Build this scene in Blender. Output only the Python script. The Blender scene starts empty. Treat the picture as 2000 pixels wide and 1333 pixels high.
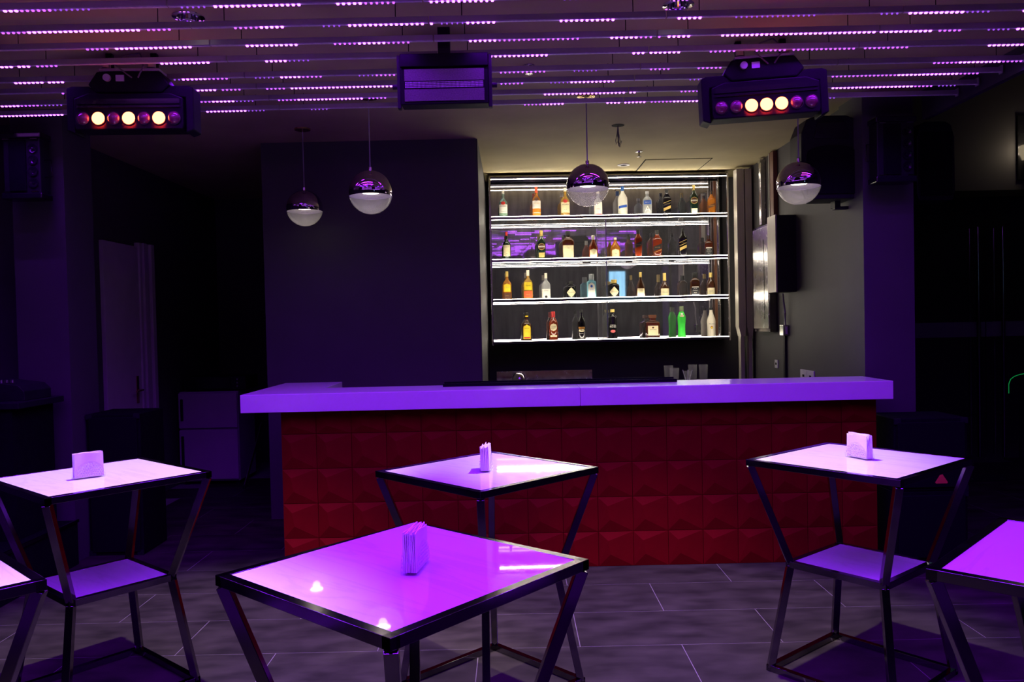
import bpy, bmesh, math, random
from mathutils import Vector, Matrix

random.seed(7)
S = bpy.context.scene
C = S.collection

# ------------------------------------------------------------------ camera
F_PX, CAM_H, TILT, ROLL = 1583.3, 1.588, 0.0226, 0.022
cam_d = bpy.data.cameras.new('camera')
cam = bpy.data.objects.new('camera', cam_d)
C.objects.link(cam)
cam_d.sensor_fit = 'HORIZONTAL'
cam_d.sensor_width = 36.0
cam_d.lens = F_PX / 2000 * 36.0
cam_d.clip_start, cam_d.clip_end = 0.05, 60
ct, st, cr, sr = math.cos(TILT), math.sin(TILT), math.cos(ROLL), math.sin(ROLL)
right0, up0, fwd = Vector((1, 0, 0)), Vector((0, st, ct)), Vector((0, ct, -st))
rgt, upv = cr * right0 - sr * up0, sr * right0 + cr * up0
cam.matrix_world = Matrix(((rgt.x, upv.x, -fwd.x, 0), (rgt.y, upv.y, -fwd.y, 0), (rgt.z, upv.z, -fwd.z, CAM_H), (0, 0, 0, 1)))
S.camera = cam

# ------------------------------------------------------------------ world, exposure
w = bpy.data.worlds.new('world')
S.world = w
w.use_nodes = True
w.node_tree.nodes['Background'].inputs[0].default_value = (0.10, 0.06, 0.25, 1)
w.node_tree.nodes['Background'].inputs[1].default_value = 0.0
vs = S.view_settings
vs.view_transform = 'Standard'
vs.look = 'None'
vs.exposure = 0.0
vs.gamma = 1.0
vs.use_curve_mapping = False
S.display_settings.display_device = 'sRGB'
S.cycles.max_bounces = 6
S.cycles.diffuse_bounces = 3
S.cycles.glossy_bounces = 4
S.cycles.transmission_bounces = 5
S.cycles.transparent_max_bounces = 10
S.cycles.sample_clamp_indirect = 4.0
S.cycles.use_light_tree = True

VIOLET = (0.225, 0.006, 1.0)      # colour of the LED strips
LED_W = 6.0                      # watts per metre of lit strip
DOWN_W = 330.0                    # recessed downlights
SHELF_L = 38.0                    # radiance of the shelf LED tape


# ------------------------------------------------------------------ measuring helpers
def ray(px, py):
    dx, dy = px - 1000, py - 666.5
    X, Yp = cr * dx - sr * dy, sr * dx + cr * dy
    x, u = X / F_PX, -Yp / F_PX
    return Vector((x, ct + u * st, -st + u * ct))


def P(px, py, Y):
    """point of the room at distance Y that the photograph shows at (px, py)"""
    r = ray(px, py)
    k = Y / r.y
    return Vector((r.x * k, Y, CAM_H + r.z * k))


def PZ(px, py, z):
    r = ray(px, py)
    k = (z - CAM_H) / r.z
    return Vector((r.x * k, r.y * k, z))


# ------------------------------------------------------------------ materials
M = {}


def pm(name, col, rough=0.5, metal=0.0, var=0.12, scale=6.0, bump=0.0, trans=0.0, ior=1.45, coat=0.0, stretch=(1, 1, 1), rvar=0.0, emit=None, estr=0.0, alpha=1.0):
    m = bpy.data.materials.new(name)
    m.use_nodes = True
    nt = m.node_tree
    b = nt.nodes['Principled BSDF']
    b.inputs['Roughness'].default_value = rough
    b.inputs['Metallic'].default_value = metal
    b.inputs['IOR'].default_value = ior
    b.inputs['Transmission Weight'].default_value = trans
    b.inputs['Coat Weight'].default_value = coat
    b.inputs['Coat Roughness'].default_value = 0.02
    b.inputs['Alpha'].default_value = alpha
    tc = nt.nodes.new('ShaderNodeTexCoord')
    mp = nt.nodes.new('ShaderNodeMapping')
    mp.inputs['Scale'].default_value = stretch
    nt.links.new(tc.outputs['Object'], mp.inputs[0])
    nz = nt.nodes.new('ShaderNodeTexNoise')
    nz.inputs['Scale'].default_value = scale
    nz.inputs['Detail'].default_value = 6
    nt.links.new(mp.outputs[0], nz.inputs['Vector'])
    rp = nt.nodes.new('ShaderNodeValToRGB')
    rp.color_ramp.elements[0].position = 0.3
    rp.color_ramp.elements[1].position = 0.7
    rp.color_ramp.elements[0].color = tuple(c * (1 - var) for c in col) + (1,)
    rp.color_ramp.elements[1].color = tuple(min(1, c * (1 + var)) for c in col) + (1,)
    nt.links.new(nz.outputs['Fac'], rp.inputs[0])
    nt.links.new(rp.outputs[0], b.inputs['Base Color'])
    if rvar:
        mr = nt.nodes.new('ShaderNodeMapRange')
        mr.inputs['To Min'].default_value = max(0.02, rough - rvar)
        mr.inputs['To Max'].default_value = min(1, rough + rvar)
        nt.links.new(nz.outputs['Fac'], mr.inputs['Value'])
        nt.links.new(mr.outputs[0], b.inputs['Roughness'])
    if bump:
        bp = nt.nodes.new('ShaderNodeBump')
        bp.inputs['Strength'].default_value = bump
        bp.inputs['Distance'].default_value = 0.01
        nt.links.new(nz.outputs['Fac'], bp.inputs['Height'])
        nt.links.new(bp.outputs[0], b.inputs['Normal'])
    if emit:
        b.inputs['Emission Color'].default_value = tuple(emit) + (1,)
        b.inputs['Emission Strength'].default_value = estr
    M[name] = m
    return m


def em(name, col, s):
    m = bpy.data.materials.new(name)
    m.use_nodes = True
    nt = m.node_tree
    nt.nodes.remove(nt.nodes['Principled BSDF'])
    e = nt.nodes.new('ShaderNodeEmission')
    e.inputs[0].default_value = tuple(col) + (1,)
    e.inputs[1].default_value = s
    nt.links.new(e.outputs[0], nt.nodes['Material Output'].inputs[0])
    M[name] = m
    return m


def clear(name, tint, opacity, gloss_rough=0.05):
    """thin clear plastic or blown glass: mostly see-through, a little milky, with a gloss"""
    m = bpy.data.materials.new(name)
    m.use_nodes = True
    nt = m.node_tree
    nt.nodes.remove(nt.nodes['Principled BSDF'])
    tr = nt.nodes.new('ShaderNodeBsdfTransparent')
    tr.inputs[0].default_value = tuple(tint) + (1,)
    df = nt.nodes.new('ShaderNodeBsdfTranslucent')
    df.inputs[0].default_value = (0.9, 0.88, 0.9, 1)
    di = nt.nodes.new('ShaderNodeBsdfDiffuse')
    di.inputs[0].default_value = (0.9, 0.88, 0.9, 1)
    gl = nt.nodes.new('ShaderNodeBsdfGlossy')
    gl.inputs['Roughness'].default_value = gloss_rough
    fr = nt.nodes.new('ShaderNodeFresnel')
    fr.inputs[0].default_value = 1.45
    nz = nt.nodes.new('ShaderNodeTexNoise')
    nz.inputs['Scale'].default_value = 9
    mr = nt.nodes.new('ShaderNodeMapRange')
    mr.inputs['To Min'].default_value = opacity * 0.85
    mr.inputs['To Max'].default_value = min(1, opacity * 1.15)
    nt.links.new(nz.outputs['Fac'], mr.inputs['Value'])
    a = nt.nodes.new('ShaderNodeMixShader')
    a.inputs[0].default_value = 0.5
    nt.links.new(df.outputs[0], a.inputs[1])
    nt.links.new(di.outputs[0], a.inputs[2])
    b = nt.nodes.new('ShaderNodeMixShader')
    nt.links.new(mr.outputs[0], b.inputs[0])
    nt.links.new(tr.outputs[0], b.inputs[1])
    nt.links.new(a.outputs[0], b.inputs[2])
    c = nt.nodes.new('ShaderNodeMixShader')
    ge = nt.nodes.new('ShaderNodeNewGeometry')
    iv = nt.nodes.new('ShaderNodeMath')
    iv.operation = 'SUBTRACT'
    iv.inputs[0].default_value = 1.0
    nt.links.new(ge.outputs['Backfacing'], iv.inputs[1])
    mu = nt.nodes.new('ShaderNodeMath')
    mu.operation = 'MULTIPLY'
    nt.links.new(iv.outputs[0], mu.inputs[0])
    nt.links.new(fr.outputs[0], mu.inputs[1])
    nt.links.new(mu.outputs[0], c.inputs[0])
    nt.links.new(b.outputs[0], c.inputs[1])
    nt.links.new(gl.outputs[0], c.inputs[2])
    nt.links.new(c.outputs[0], nt.nodes['Material Output'].inputs[0])
    M[name] = m
    return m


pm('wall_paint', (0.066, 0.062, 0.064), 0.6, var=0.06, scale=3)
pm('dark_paint', (0.03, 0.028, 0.032), 0.7, var=0.1, scale=3)
pm('ceiling_paint', (0.33, 0.275, 0.145), 0.85, var=0.14, scale=1.6, bump=0.05)
pm('slate', (0.034, 0.030, 0.024), 0.62, var=0.55, scale=5.0, bump=0.2, rvar=0.1, ior=1.3, stretch=(0.8, 1.6, 1))
sl = M['slate'].node_tree
gp = sl.nodes.new('ShaderNodeNewGeometry')
mpn = [n_ for n_ in sl.nodes if n_.type == 'MAPPING'][0]
sl.links.new(gp.outputs['Position'], mpn.inputs[0])
pm('grout', (0.24, 0.22, 0.22), 0.8)
pm('white_solid', (0.78, 0.77, 0.78), 0.16, var=0.02)
pm('red_panel', (0.165, 0.0012, 0.004), 0.7, var=0.08, scale=10, ior=1.15)
pm('fixture_black', (0.005, 0.0045, 0.006), 0.5, var=0.2, scale=20, ior=1.22)
pm('black_plastic', (0.013, 0.012, 0.015), 0.5, var=0.2, scale=20, ior=1.3)
pm('black_matte', (0.006, 0.006, 0.007), 0.8, var=0.2, scale=20, ior=1.15)
pm('black_gloss', (0.012, 0.012, 0.014), 0.15)
pm('dark_steel', (0.21, 0.195, 0.21), 0.13, 1.0, var=0.08, scale=12, rvar=0.04)
pm('steel', (0.62, 0.60, 0.57), 0.25, 1.0, var=0.1, scale=20, rvar=0.08)
pm('chrome', (0.62, 0.52, 0.68), 0.03, 1.0, var=0.02)
pm('bright_chrome', (0.8, 0.8, 0.82), 0.06, 1.0, var=0.02)
pm('alu', (0.50, 0.48, 0.50), 0.4, 0.6, var=0.06, scale=15)
pm('pcb', (0.62, 0.60, 0.60), 0.5, var=0.15, scale=60)
pm('mirror', (0.60, 0.58, 0.64), 0.018, 0.94, var=0.25, scale=3.0, stretch=(6, 1, 1), rvar=0.012)
pm('door_white', (0.55, 0.50, 0.52), 0.5, var=0.05)
pm('fridge_white', (0.42, 0.38, 0.42), 0.4, var=0.04)
pm('brass', (0.6, 0.42, 0.18), 0.25, 1.0)
pm('paper', (0.86, 0.84, 0.86), 0.8, var=0.03, scale=30)
pm('wood_brown', (0.16, 0.06, 0.03), 0.5, var=0.3, scale=8, stretch=(1, 1, 0.1))
pm('switch_white', (0.6, 0.58, 0.6), 0.4)
pm('duct_metal', (0.52, 0.48, 0.40), 0.42, 0.3, var=0.06, scale=10, stretch=(6, 6, 0.5))
pm('orange_sticker', (0.75, 0.22, 0.06), 0.5)
pm('lens_dark', (0.25, 0.05, 0.10), 0.08, var=0.3, scale=40, trans=0.25, coat=1.0)
pm('panel_lens', (0.13, 0.125, 0.12), 0.35, 0.4, var=0.25, scale=160)
pm('cable', (0.10, 0.09, 0.10), 0.5)
pm('cable_grey', (0.30, 0.28, 0.30), 0.5)
pm('frosted_band', (0.35, 0.35, 0.40), 0.7, alpha=0.35)
clear('acrylic', (0.98, 0.97, 0.99), 0.07)
clear('acrylic_frost', (0.97, 0.96, 0.98), 0.4)
clear('globe_glass', (0.93, 0.92, 0.93), 0.20)
clear('drink_glass', (0.93, 0.93, 0.95), 0.10)
clear('door_glass', (0.86, 0.87, 0.86), 0.015)
clear('shelf_glass', (0.9, 0.92, 0.9), 0.08)
em('lamp_core', (1.0, 0.88, 0.72), 9.0)
em('led_bright', (0.50, 0.09, 1.0), 9.0)
em('led_mid', (0.42, 0.085, 1.0), 2.4)
em('led_dim', (0.40, 0.10, 1.0), 0.9)
em('shelf_led', (1.0, 0.90, 0.74), SHELF_L)
em('red_led', (1.0, 0.13, 0.03), 22.0)
em('screen_blue', (0.35, 0.75, 1.0), 1.6)
em('green_reflection', (0.02, 1.0, 0.22), 0.25)
em('bulb_warm', (1.0, 0.80, 0.5), 6.0)

# marble with faint lengthwise veins
mm = pm('marble', (0.80, 0.78, 0.80), 0.03, var=0.03, scale=2.2, stretch=(1, 6, 1), coat=0.4)
nt = mm.node_tree
wv = nt.nodes.new('ShaderNodeTexNoise')
wv.inputs['Scale'].default_value = 1.6
wv.inputs['Detail'].default_value = 9
wv.inputs['Distortion'].default_value = 0.7
mp2 = nt.nodes.new('ShaderNodeMapping')
mp2.inputs['Scale'].default_value = (1.0, 9, 1)
tc2 = nt.nodes.new('ShaderNodeTexCoord')
nt.links.new(tc2.outputs['Object'], mp2.inputs[0])
nt.links.new(mp2.outputs[0], wv.inputs['Vector'])
vr = nt.nodes.new('ShaderNodeValToRGB')
vr.color_ramp.elements[0].position = 0.46
vr.color_ramp.elements[0].color = (0.80, 0.78, 0.80, 1)
vr.color_ramp.elements[1].position = 0.50
vr.color_ramp.elements[1].color = (0.735, 0.715, 0.735, 1)
e3 = vr.color_ramp.elements.new(0.54)
e3.color = (0.80, 0.78, 0.80, 1)
nt.links.new(wv.outputs['Fac'], vr.inputs[0])
nt.links.new(vr.outputs[0], nt.nodes['Principled BSDF'].inputs['Base Color'])


# ------------------------------------------------------------------ mesh helpers
class MB:
    def __init__(self):
        self.v, self.f = [], []

    def add(self, vs_, fs):
        o = len(self.v)
        self.v += [tuple(q) for q in vs_]
        self.f += [tuple(i + o for i in f) for f in fs]
        return self

    def box(self, a, b):
        x0, y0, z0 = a
        x1, y1, z1 = b
        return self.add([(x0, y0, z0), (x1, y0, z0), (x1, y1, z0), (x0, y1, z0), (x0, y0, z1), (x1, y0, z1), (x1, y1, z1), (x0, y1, z1)],
                        [(3, 2, 1, 0), (4, 5, 6, 7), (0, 1, 5, 4), (1, 2, 6, 5), (2, 3, 7, 6), (3, 0, 4, 7)])

    def cbox(self, c, s):
        return self.box([c[i] - s[i] / 2 for i in range(3)], [c[i] + s[i] / 2 for i in range(3)])

    def bar(self, p, q, wd, ht=None, up=(0, 0, 1)):
        p, q = Vector(p), Vector(q)
        d = (q - p).normalized()
        s = d.cross(Vector(up))
        if s.length < 1e-4:
            s = d.cross(Vector((0, 1, 0)))
        s.normalize()
        u = s.cross(d)
        ht = ht or wd
        vs_ = []
        for c in (p, q):
            for (a, b) in ((-1, -1), (1, -1), (1, 1), (-1, 1)):
                vs_.append(c + s * a * wd / 2 + u * b * ht / 2)
        return self.add(vs_, [(0, 1, 2, 3), (7, 6, 5, 4), (0, 4, 5, 1), (1, 5, 6, 2), (2, 6, 7, 3), (3, 7, 4, 0)])

    def tube(self, pts, r, n=8):
        pts = [Vector(p) for p in pts]
        rings = []
        for i, p in enumerate(pts):
            d = (pts[min(i + 1, len(pts) - 1)] - pts[max(i - 1, 0)]).normalized()
            s = d.cross(Vector((0, 0, 1)))
            if s.length < 1e-3:
                s = Vector((1, 0, 0))
            s.normalize()
            u = s.cross(d)
            rings.append([p + (s * math.cos(2 * math.pi * k / n) + u * math.sin(2 * math.pi * k / n)) * r for k in range(n)])
        vs_ = [q for g in rings for q in g]
        fs = []
        for i in range(len(rings) - 1):
            for k in range(n):
                a, b = i * n + k, i * n + (k + 1) % n
                fs.append((a, b, b + n, a + n))
        fs.append(tuple(range(n))[::-1])
        fs.append(tuple(range((len(rings) - 1) * n, len(rings) * n)))
        return self.add(vs_, fs)

    def lathe(self, prof, n=24, cen=(0, 0, 0), power=2.0, asp=1.0, caps=True):
        """prof: (radius, z); power>2 squares the section, asp scales depth"""
        vs_, fs = [], []
        for (r, z) in prof:
            for k in range(n):
                a = 2 * math.pi * (k + 0.5) / n
                c, s = math.cos(a), math.sin(a)
                q = (abs(c) ** power + abs(s) ** power) ** (-1 / power)
                vs_.append((cen[0] + r * c * q, cen[1] + r * s * q * asp, cen[2] + z))
        for i in range(len(prof) - 1):
            for k in range(n):
                a, b = i * n + k, i * n + (k + 1) % n
                fs.append((a, b, b + n, a + n))
        if caps:
            fs.append(tuple(range(n))[::-1])
            fs.append(tuple(range((len(prof) - 1) * n, len(prof) * n)))
        return self.add(vs_, fs)

    def prism(self, poly, y0, y1):
        """polygon in (x, z) extruded from y0 to y1"""
        n = len(poly)
        vs_ = [(x, y0, z) for x, z in poly] + [(x, y1, z) for x, z in poly]
        fs = [tuple(range(n)), tuple(range(2 * n - 1, n - 1, -1))]
        fs += [(k, k + n, (k + 1) % n + n, (k + 1) % n) for k in range(n)]
        return self.add(vs_, fs)

    def mesh(self, name, mat=None, smooth=False, bevel=0.0, angle=40):
        me = bpy.data.meshes.new(name)
        me.from_pydata(self.v, [], self.f)
        bm = bmesh.new()
        bm.from_mesh(me)
        bmesh.ops.recalc_face_normals(bm, faces=bm.faces)
        if bevel:
            bmesh.ops.bevel(bm, geom=[e for e in bm.edges if len(e.link_faces) == 2 and e.calc_face_angle(0) > 0.6], offset=bevel, segments=2, affect='EDGES', profile=0.5)
        if smooth:
            for f in bm.faces:
                f.smooth = True
            for e in bm.edges:
                if len(e.link_faces) == 2 and e.calc_face_angle(0) > math.radians(angle):
                    e.smooth = False
        bm.to_mesh(me)
        bm.free()
        if mat:
            me.materials.append(M[mat] if isinstance(mat, str) else mat)
        return me

    def build(self, name, mat, parent=None, **kw):
        return obj(name, self.mesh(name, mat, **kw), parent)


def obj(name, data, parent=None, loc=None, rot=None):
    o = bpy.data.objects.new(name, data)
    C.objects.link(o)
    if parent:
        o.parent = parent
    if loc is not None:
        o.location = loc
    if rot is not None:
        o.rotation_euler = rot
    return o


def tag(o, label=None, cat=None, group=None, kind=None):
    if label:
        o['label'] = label
    if cat:
        o['category'] = cat
    if group:
        o['group'] = group
    if kind:
        o['kind'] = kind
    return o


def thing(name, label, cat, loc=(0, 0, 0), rz=0, group=None):
    return tag(obj(name, None, None, loc, (0, 0, rz)), label, cat, group)


def struct(name, mb, mat, parent=None, label=None, **kw):
    o = mb.build(name, mat, parent, **kw)
    if not parent:
        tag(o, label=label, kind='structure')
    return o


def copy_tree(o, parent=None):
    c = o.copy()
    C.objects.link(c)
    c.parent = parent
    for ch in list(o.children):
        copy_tree(ch, c)
    return c


def lamp(name, kind, parent, loc, energy, col, rot=None, **kw):
    ld = bpy.data.lights.new(name, kind)
    ld.energy = energy
    ld.color = col
    for k, v_ in kw.items():
        setattr(ld, k, v_)
    return obj(name, ld, parent, loc, rot)


def text(name, s, size, mat, parent, loc, rot=(math.pi / 2, 0, 0), sx=1.0):
    cu = bpy.data.curves.new(name, 'FONT')
    cu.body = s
    cu.size = size
    cu.align_x = 'CENTER'
    cu.align_y = 'CENTER'
    cu.extrude = 0.0003
    cu.resolution_u = 2
    tmp = bpy.data.objects.new('tmp_text', cu)
    me = bpy.data.meshes.new_from_object(tmp)
    bpy.data.objects.remove(tmp)
    bpy.data.curves.remove(cu)
    me.materials.clear()
    me.materials.append(M[mat])
    o = obj(name, me, parent, loc, rot)
    o.scale = (sx, 1, 1)
    return o


# ================================================================== the room
CEIL = 3.11      # ceiling over the bar
CEILA = 3.05    # lower ceiling that carries the light strips
fl = struct('floor', MB().box((-5.2, -3.2, -0.12), (6.2, 11.2, -0.0008)), 'grout', label='dark slate tiled floor with pale joints')
TL, TD, G = 0.99, 0.462, 0.004
tile_me = MB().box((-TL / 2 + G / 2, -TD / 2 + G / 2, -0.0008), (TL / 2 - G / 2, TD / 2 - G / 2, 0.0)).mesh('tile', 'slate')
for r in range(-9, 10):
    y0 = 3.92 + TD * r
    off = 0.30 if r % 2 == 0 else 0.795
    for k in range(-4, 6):
        xc = off + TL * k + TL / 2
        if r > 5 and not (-3.45 < xc < 6.1):
            continue
        o = obj('tile', tile_me, fl, (xc, y0 + TD / 2, 0), (0, 0, math.pi * random.randint(0, 1)))

DOWNS = [PZ(368, 32, CEILA), PZ(1325, 8, CEILA)]
DOWNS.append(Vector((DOWNS[0].x, DOWNS[0].y - (DOWNS[1].x - DOWNS[0].x), CEILA)))     # next of the ceiling grid, above and behind the picture


def slab_with_holes(x0, x1, y0, y1, z0, z1, holes, h):
    xs = sorted({x0, x1} | {round(c.x + s_ * h, 4) for c in holes for s_ in (-1, 1)})
    ys = sorted({y0, y1} | {round(c.y + s_ * h, 4) for c in holes for s_ in (-1, 1)})
    m_ = MB()
    nx, ny = len(xs), len(ys)
    m_.v = [(x, y, z0) for y in ys for x in xs] + [(x, y, z1) for y in ys for x in xs]
    N = nx * ny
    solid = {(i, j): not any(abs((xs[i] + xs[i + 1]) / 2 - c.x) < h and abs((ys[j] + ys[j + 1]) / 2 - c.y) < h for c in holes) for i in range(nx - 1) for j in range(ny - 1)}
    for (i, j), ok in solid.items():
        a, b, c, d = j * nx + i, j * nx + i + 1, (j + 1) * nx + i + 1, (j + 1) * nx + i
        if ok:
            m_.f += [(a, d, c, b), (a + N, b + N, c + N, d + N)]
            for (di, dj, e0, e1) in ((-1, 0, a, d), (1, 0, c, b), (0, -1, b, a), (0, 1, d, c)):
                if not solid.get((i + di, j + dj), False):
                    m_.f.append((e0, e1, e1 + N, e0 + N))
        else:
            m_.f.append((a + N, b + N, c + N, d + N))
    return m_


struct('ceiling', slab_with_holes(-5.2, 2.83, -3.2, 5.16, CEILA, CEIL + 0.1, DOWNS, 0.05), 'ceiling_paint', label='ceiling carrying the violet light strips')
struct('ceiling_bar', MB().box((-5.2, 5.16, CEIL), (2.83, 9.8, CEIL + 0.1)), 'ceiling_paint', label='bare concrete coloured ceiling over the bar')
struct('ceiling_high', MB().box((2.87, -3.2, 3.8), (6.2, 11.2, 3.9)), 'ceiling_paint', label='higher ceiling by the glass doors')
struct('trim_1', MB().box((2.83, -3.0, 2.91), (2.87, 5.56, 3.8)), 'dark_paint', label='dark fascia along the edge of the lower ceiling')

struct('wall_left', MB().box((-3.6, 5.9, 0), (-3.45, 9.7, CEIL)), 'wall_paint', label='dark corridor wall beside the white door')
struct('wall_left_stage', MB().box((-5.2, 5.95, 0), (-3.6, 6.1, CEIL)).box((-5.2, -3.2, 0), (-5.05, 5.95, CEIL)), 'wall_paint', label='dark wall behind the black stage')
struct('wall_back', MB().box((-3.6, 9.55, 0), (-2.0, 9.7, CEIL)), 'wall_paint', label='dark end wall of the corridor')
struct('wall_bar', MB().box((-2.03, 6.7, 0), (-0.262, 8.92, CEIL)), 'wall_paint', label='plain wall panel beside the bottle shelves')
struct('wall_alcove_side', MB().box((-0.262, 6.72, 0), (-0.250, 8.80, CEIL)), 'wall_paint', label='narrow side wall of the shelf alcove')
struct('wall_alcove', MB().box((-0.262, 8.80, 0), (2.46, 8.92, CEIL)), 'wall_paint', label='dark wall behind the bottle shelves')
struct('wall_right', MB().box((2.45, 5.95, 0), (2.62, 10.6, 3.8)), 'wall_paint', label='grey side wall at the end of the bar')
struct('wall_right_pillar', MB().box((2.42, 5.56, 0), (2.765, 5.95, 3.8)), 'wall_paint', label='square pillar at the end of the bar')
struct('wall_left_pillar', MB().box((-3.385, 5.55, 0), (-3.03, 5.92, CEIL)), 'wall_paint', label='square pillar beside the stage')
struct('wall_right_upper', MB().box((2.62, 7.58, 2.70), (6.0, 7.72, 3.8)), 'wall_paint', label='grey wall above the glass doors')
struct('wall_right_side', MB().box((6.0, -3.2, 0), (6.15, 11.0, 3.8)), 'wall_paint', label='grey side wall')
struct('wall_lobby', MB().box((2.62, 10.5, 0), (3.95, 10.65, 3.8)).box((4.35, 10.5, 0), (6.0, 10.65, 3.8)).box((3.95, 10.5, 2.1), (4.35, 10.65, 3.8)).box((3.9, 11.0, 0), (4.4, 11.05, 2.2)), 'wall_paint', label='lobby wall seen through the glass doors')
struct('trim_2', MB().box((3.88, 10.46, 0), (3.95, 10.52, 2.17)).box((4.35, 10.46, 0), (4.42, 10.52, 2.17)).box((3.95, 10.46, 2.1), (4.35, 10.52, 2.17)), 'door_white', label='pale door frame in the lobby')
struct('wall_front', MB().box((-5.2, -3.2, 0), (6.0, -3.05, 3.8)), 'wall_paint', label='dark wall opposite the bar')
struct('trim_3', MB().box((2.62, 7.55, 2.66), (6.0, 7.62, 2.72)), 'black_matte', label='black header rail above the glass doors')

# concrete hatch lines on the bar ceiling
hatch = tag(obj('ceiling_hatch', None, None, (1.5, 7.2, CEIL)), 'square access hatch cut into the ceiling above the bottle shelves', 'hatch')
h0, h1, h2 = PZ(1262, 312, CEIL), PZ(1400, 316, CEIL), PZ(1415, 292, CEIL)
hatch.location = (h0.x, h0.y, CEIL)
MB().box((0, 0, -0.004), (0.62, 0.62, 0.0)).build('hatch_panel', 'ceiling_paint', hatch)
MB().box((-0.012, -0.012, -0.002), (0.632, 0.0, 0.0)).box((-0.012, 0.62, -0.002), (0.632, 0.632, 0)).box((-0.012, 0, -0.002), (0, 0.62, 0)).box((0.62, 0, -0.002), (0.632, 0.62, 0)).build('hatch_gap_shade', 'black_matte', hatch)  # black strips paint the shade of the open gap round the panel

# ------------------------------------------------------------------ left door
DX = -3.45
d1 = tag(obj('door_1', None, None, (DX, 7.28, 0)), 'white panelled door with brass lever in the dark corridor', kind='structure')
MB().box((0.0, -0.46, 0), (0.035, 0.18, 2.36)).build('door_leaf', 'door_white', d1, bevel=0.003)
for yy, wd_, dp in ((0.20, 0.05, 0.05), (0.265, 0.06, 0.065), (0.335, 0.06, 0.05), (0.41, 0.07, 0.07)):
    MB().box((0.0, yy - wd_ / 2, 0), (dp, yy + wd_ / 2, 2.40)).build('door_casing', 'door_white', d1, bevel=0.006)
hd = MB().box((0.035, 0.06, 0.93), (0.045, 0.10, 1.18)).build('handle_plate', 'brass', d1, bevel=0.003)
MB().tube([(0.045, 0.08, 1.05), (0.09, 0.08, 1.05), (0.095, -0.06, 1.045)], 0.009).build('lever', 'brass', hd, smooth=True)

# ------------------------------------------------------------------ glass doors
GY = 7.60


def glass_leaf(x0, x1, hx, label):
    g = tag(obj('door_2', None, None, (x0, GY, 0)), label, kind='structure')
    W_ = x1 - x0
    MB().box((0.004, -0.006, 0.012), (W_ - 0.004, 0.006, 2.66)).build('glass_pane', 'door_glass', g)
    MB().box((0.004, -0.0075, 1.36), (W_ - 0.004, -0.0065, 1.50)).build('frosted_band', 'frosted_band', g)
    if hx is not None:
        h = hx - x0
        for sgn in (-1, 1):
            pl = MB().tube([(h, sgn * 0.07, 0.24), (h, sgn * 0.07, 2.38)], 0.017, 12).build('pull_handle', 'dark_steel', g, smooth=True)
            mbk = MB()
            for zz in (0.62, 1.98):
                mbk.tube([(h, sgn * 0.07, zz), (h, sgn * 0.006, zz)], 0.009, 8)
            mbk.build('standoff', 'dark_steel', pl, smooth=True)
    return g


xj = P(1925, 700, GY).x
glass_leaf(2.66, xj, P(1912, 700, GY - 0.07).x, 'glass door leaf with long tubular pull handle, hinged near the grey side wall')
glass_leaf(xj, 5.98, P(1960, 700, GY - 0.07).x, 'wide glass door leaf with long tubular pull handle, away from the bar')
pf = thing('patch_fitting', 'dark steel floor patch fitting at the foot of the glass doors', 'door fitting', (P(1925, 940, GY).x, GY, 0))
MB().box((-0.19, -0.02, 0.002), (0.19, 0.02, 0.055)).build('fitting_body', 'black_plastic', pf, bevel=0.004)
for sx in (-0.14, 0.14):
    MB().tube([(sx, -0.024, 0.03), (sx, -0.018, 0.03)], 0.008).build('screw', 'steel', pf)

gs = P(1985, 760, 8.6)
gl = thing('green_reflection_arc', 'small green glowing arc standing in for a neon reflection in the glass door', 'light', (gs.x, 8.6, 0))
arc = [(-0.08 - 0.0 * k, 0, 0.72 + 0.02 * k) for k in range(6)] + [(-0.06, 0, 0.87), (-0.02, 0, 0.9), (0.04, 0, 0.92), (0.12, 0, 0.93)]
MB().tube(arc, 0.004, 6).build('reflection_tube', 'green_reflection', gl, smooth=True)  # glowing tube stands in for a green neon reflection in the glass
MB().box((0.03, -0.01, 0.0), (0.05, 0.01, 0.915)).build('added_stand_post', 'black_matte', gl)  # stand added only to carry the arc
MB().box((-0.08, -0.1, 0.0), (0.16, 0.1, 0.015)).build('added_stand_foot', 'black_matte', gl, bevel=0.003)

# ================================================================== bar
BY = 5.206
bx0, bx1 = P(552, 950, BY).x, P(1713, 930, BY).x
CT, CB, CF = 1.169, 1.054, 5.098
bar = thing('drinks_bar', 'long bar front clad in deep red pyramid panels', 'bar', (0, 0, 0))
bar.location = (bx0, BY, 0)
BW = bx1 - bx0
MB().box((0, 0.012, 0), (BW, 0.34, CB)).box((0, 0.34, 0), (0.17, 0.88, CB)).build('carcass', 'red_panel', bar)
NC = 17
cw, ch = BW / NC, 0.225


def pyramid_tile(wd, ht, top=None):
    d = 0.020
    g = 0.0015
    A, B = (0.27 * wd, 0.75 * ht), (0.33 * wd, 0.36 * ht)
    m = MB()
    x0, x1, z0, z1 = g, wd - g, g, ht - g
    m.add([(x0, 0, z0), (x1, 0, z0), (x1, 0, z1), (x0, 0, z1), (A[0], -d, A[1]), (B[0], -d * 0.92, B[1]),
           (x0, 0.012, z0), (x1, 0.012, z0), (x1, 0.012, z1), (x0, 0.012, z1)],
          [(3, 4, 2), (2, 4, 5, 1), (1, 5, 0), (0, 5, 4, 3), (0, 6, 7, 1), (1, 7, 8, 2), (2, 8, 9, 3), (3, 9, 6, 0), (9, 8, 7, 6)])
    return m


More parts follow.
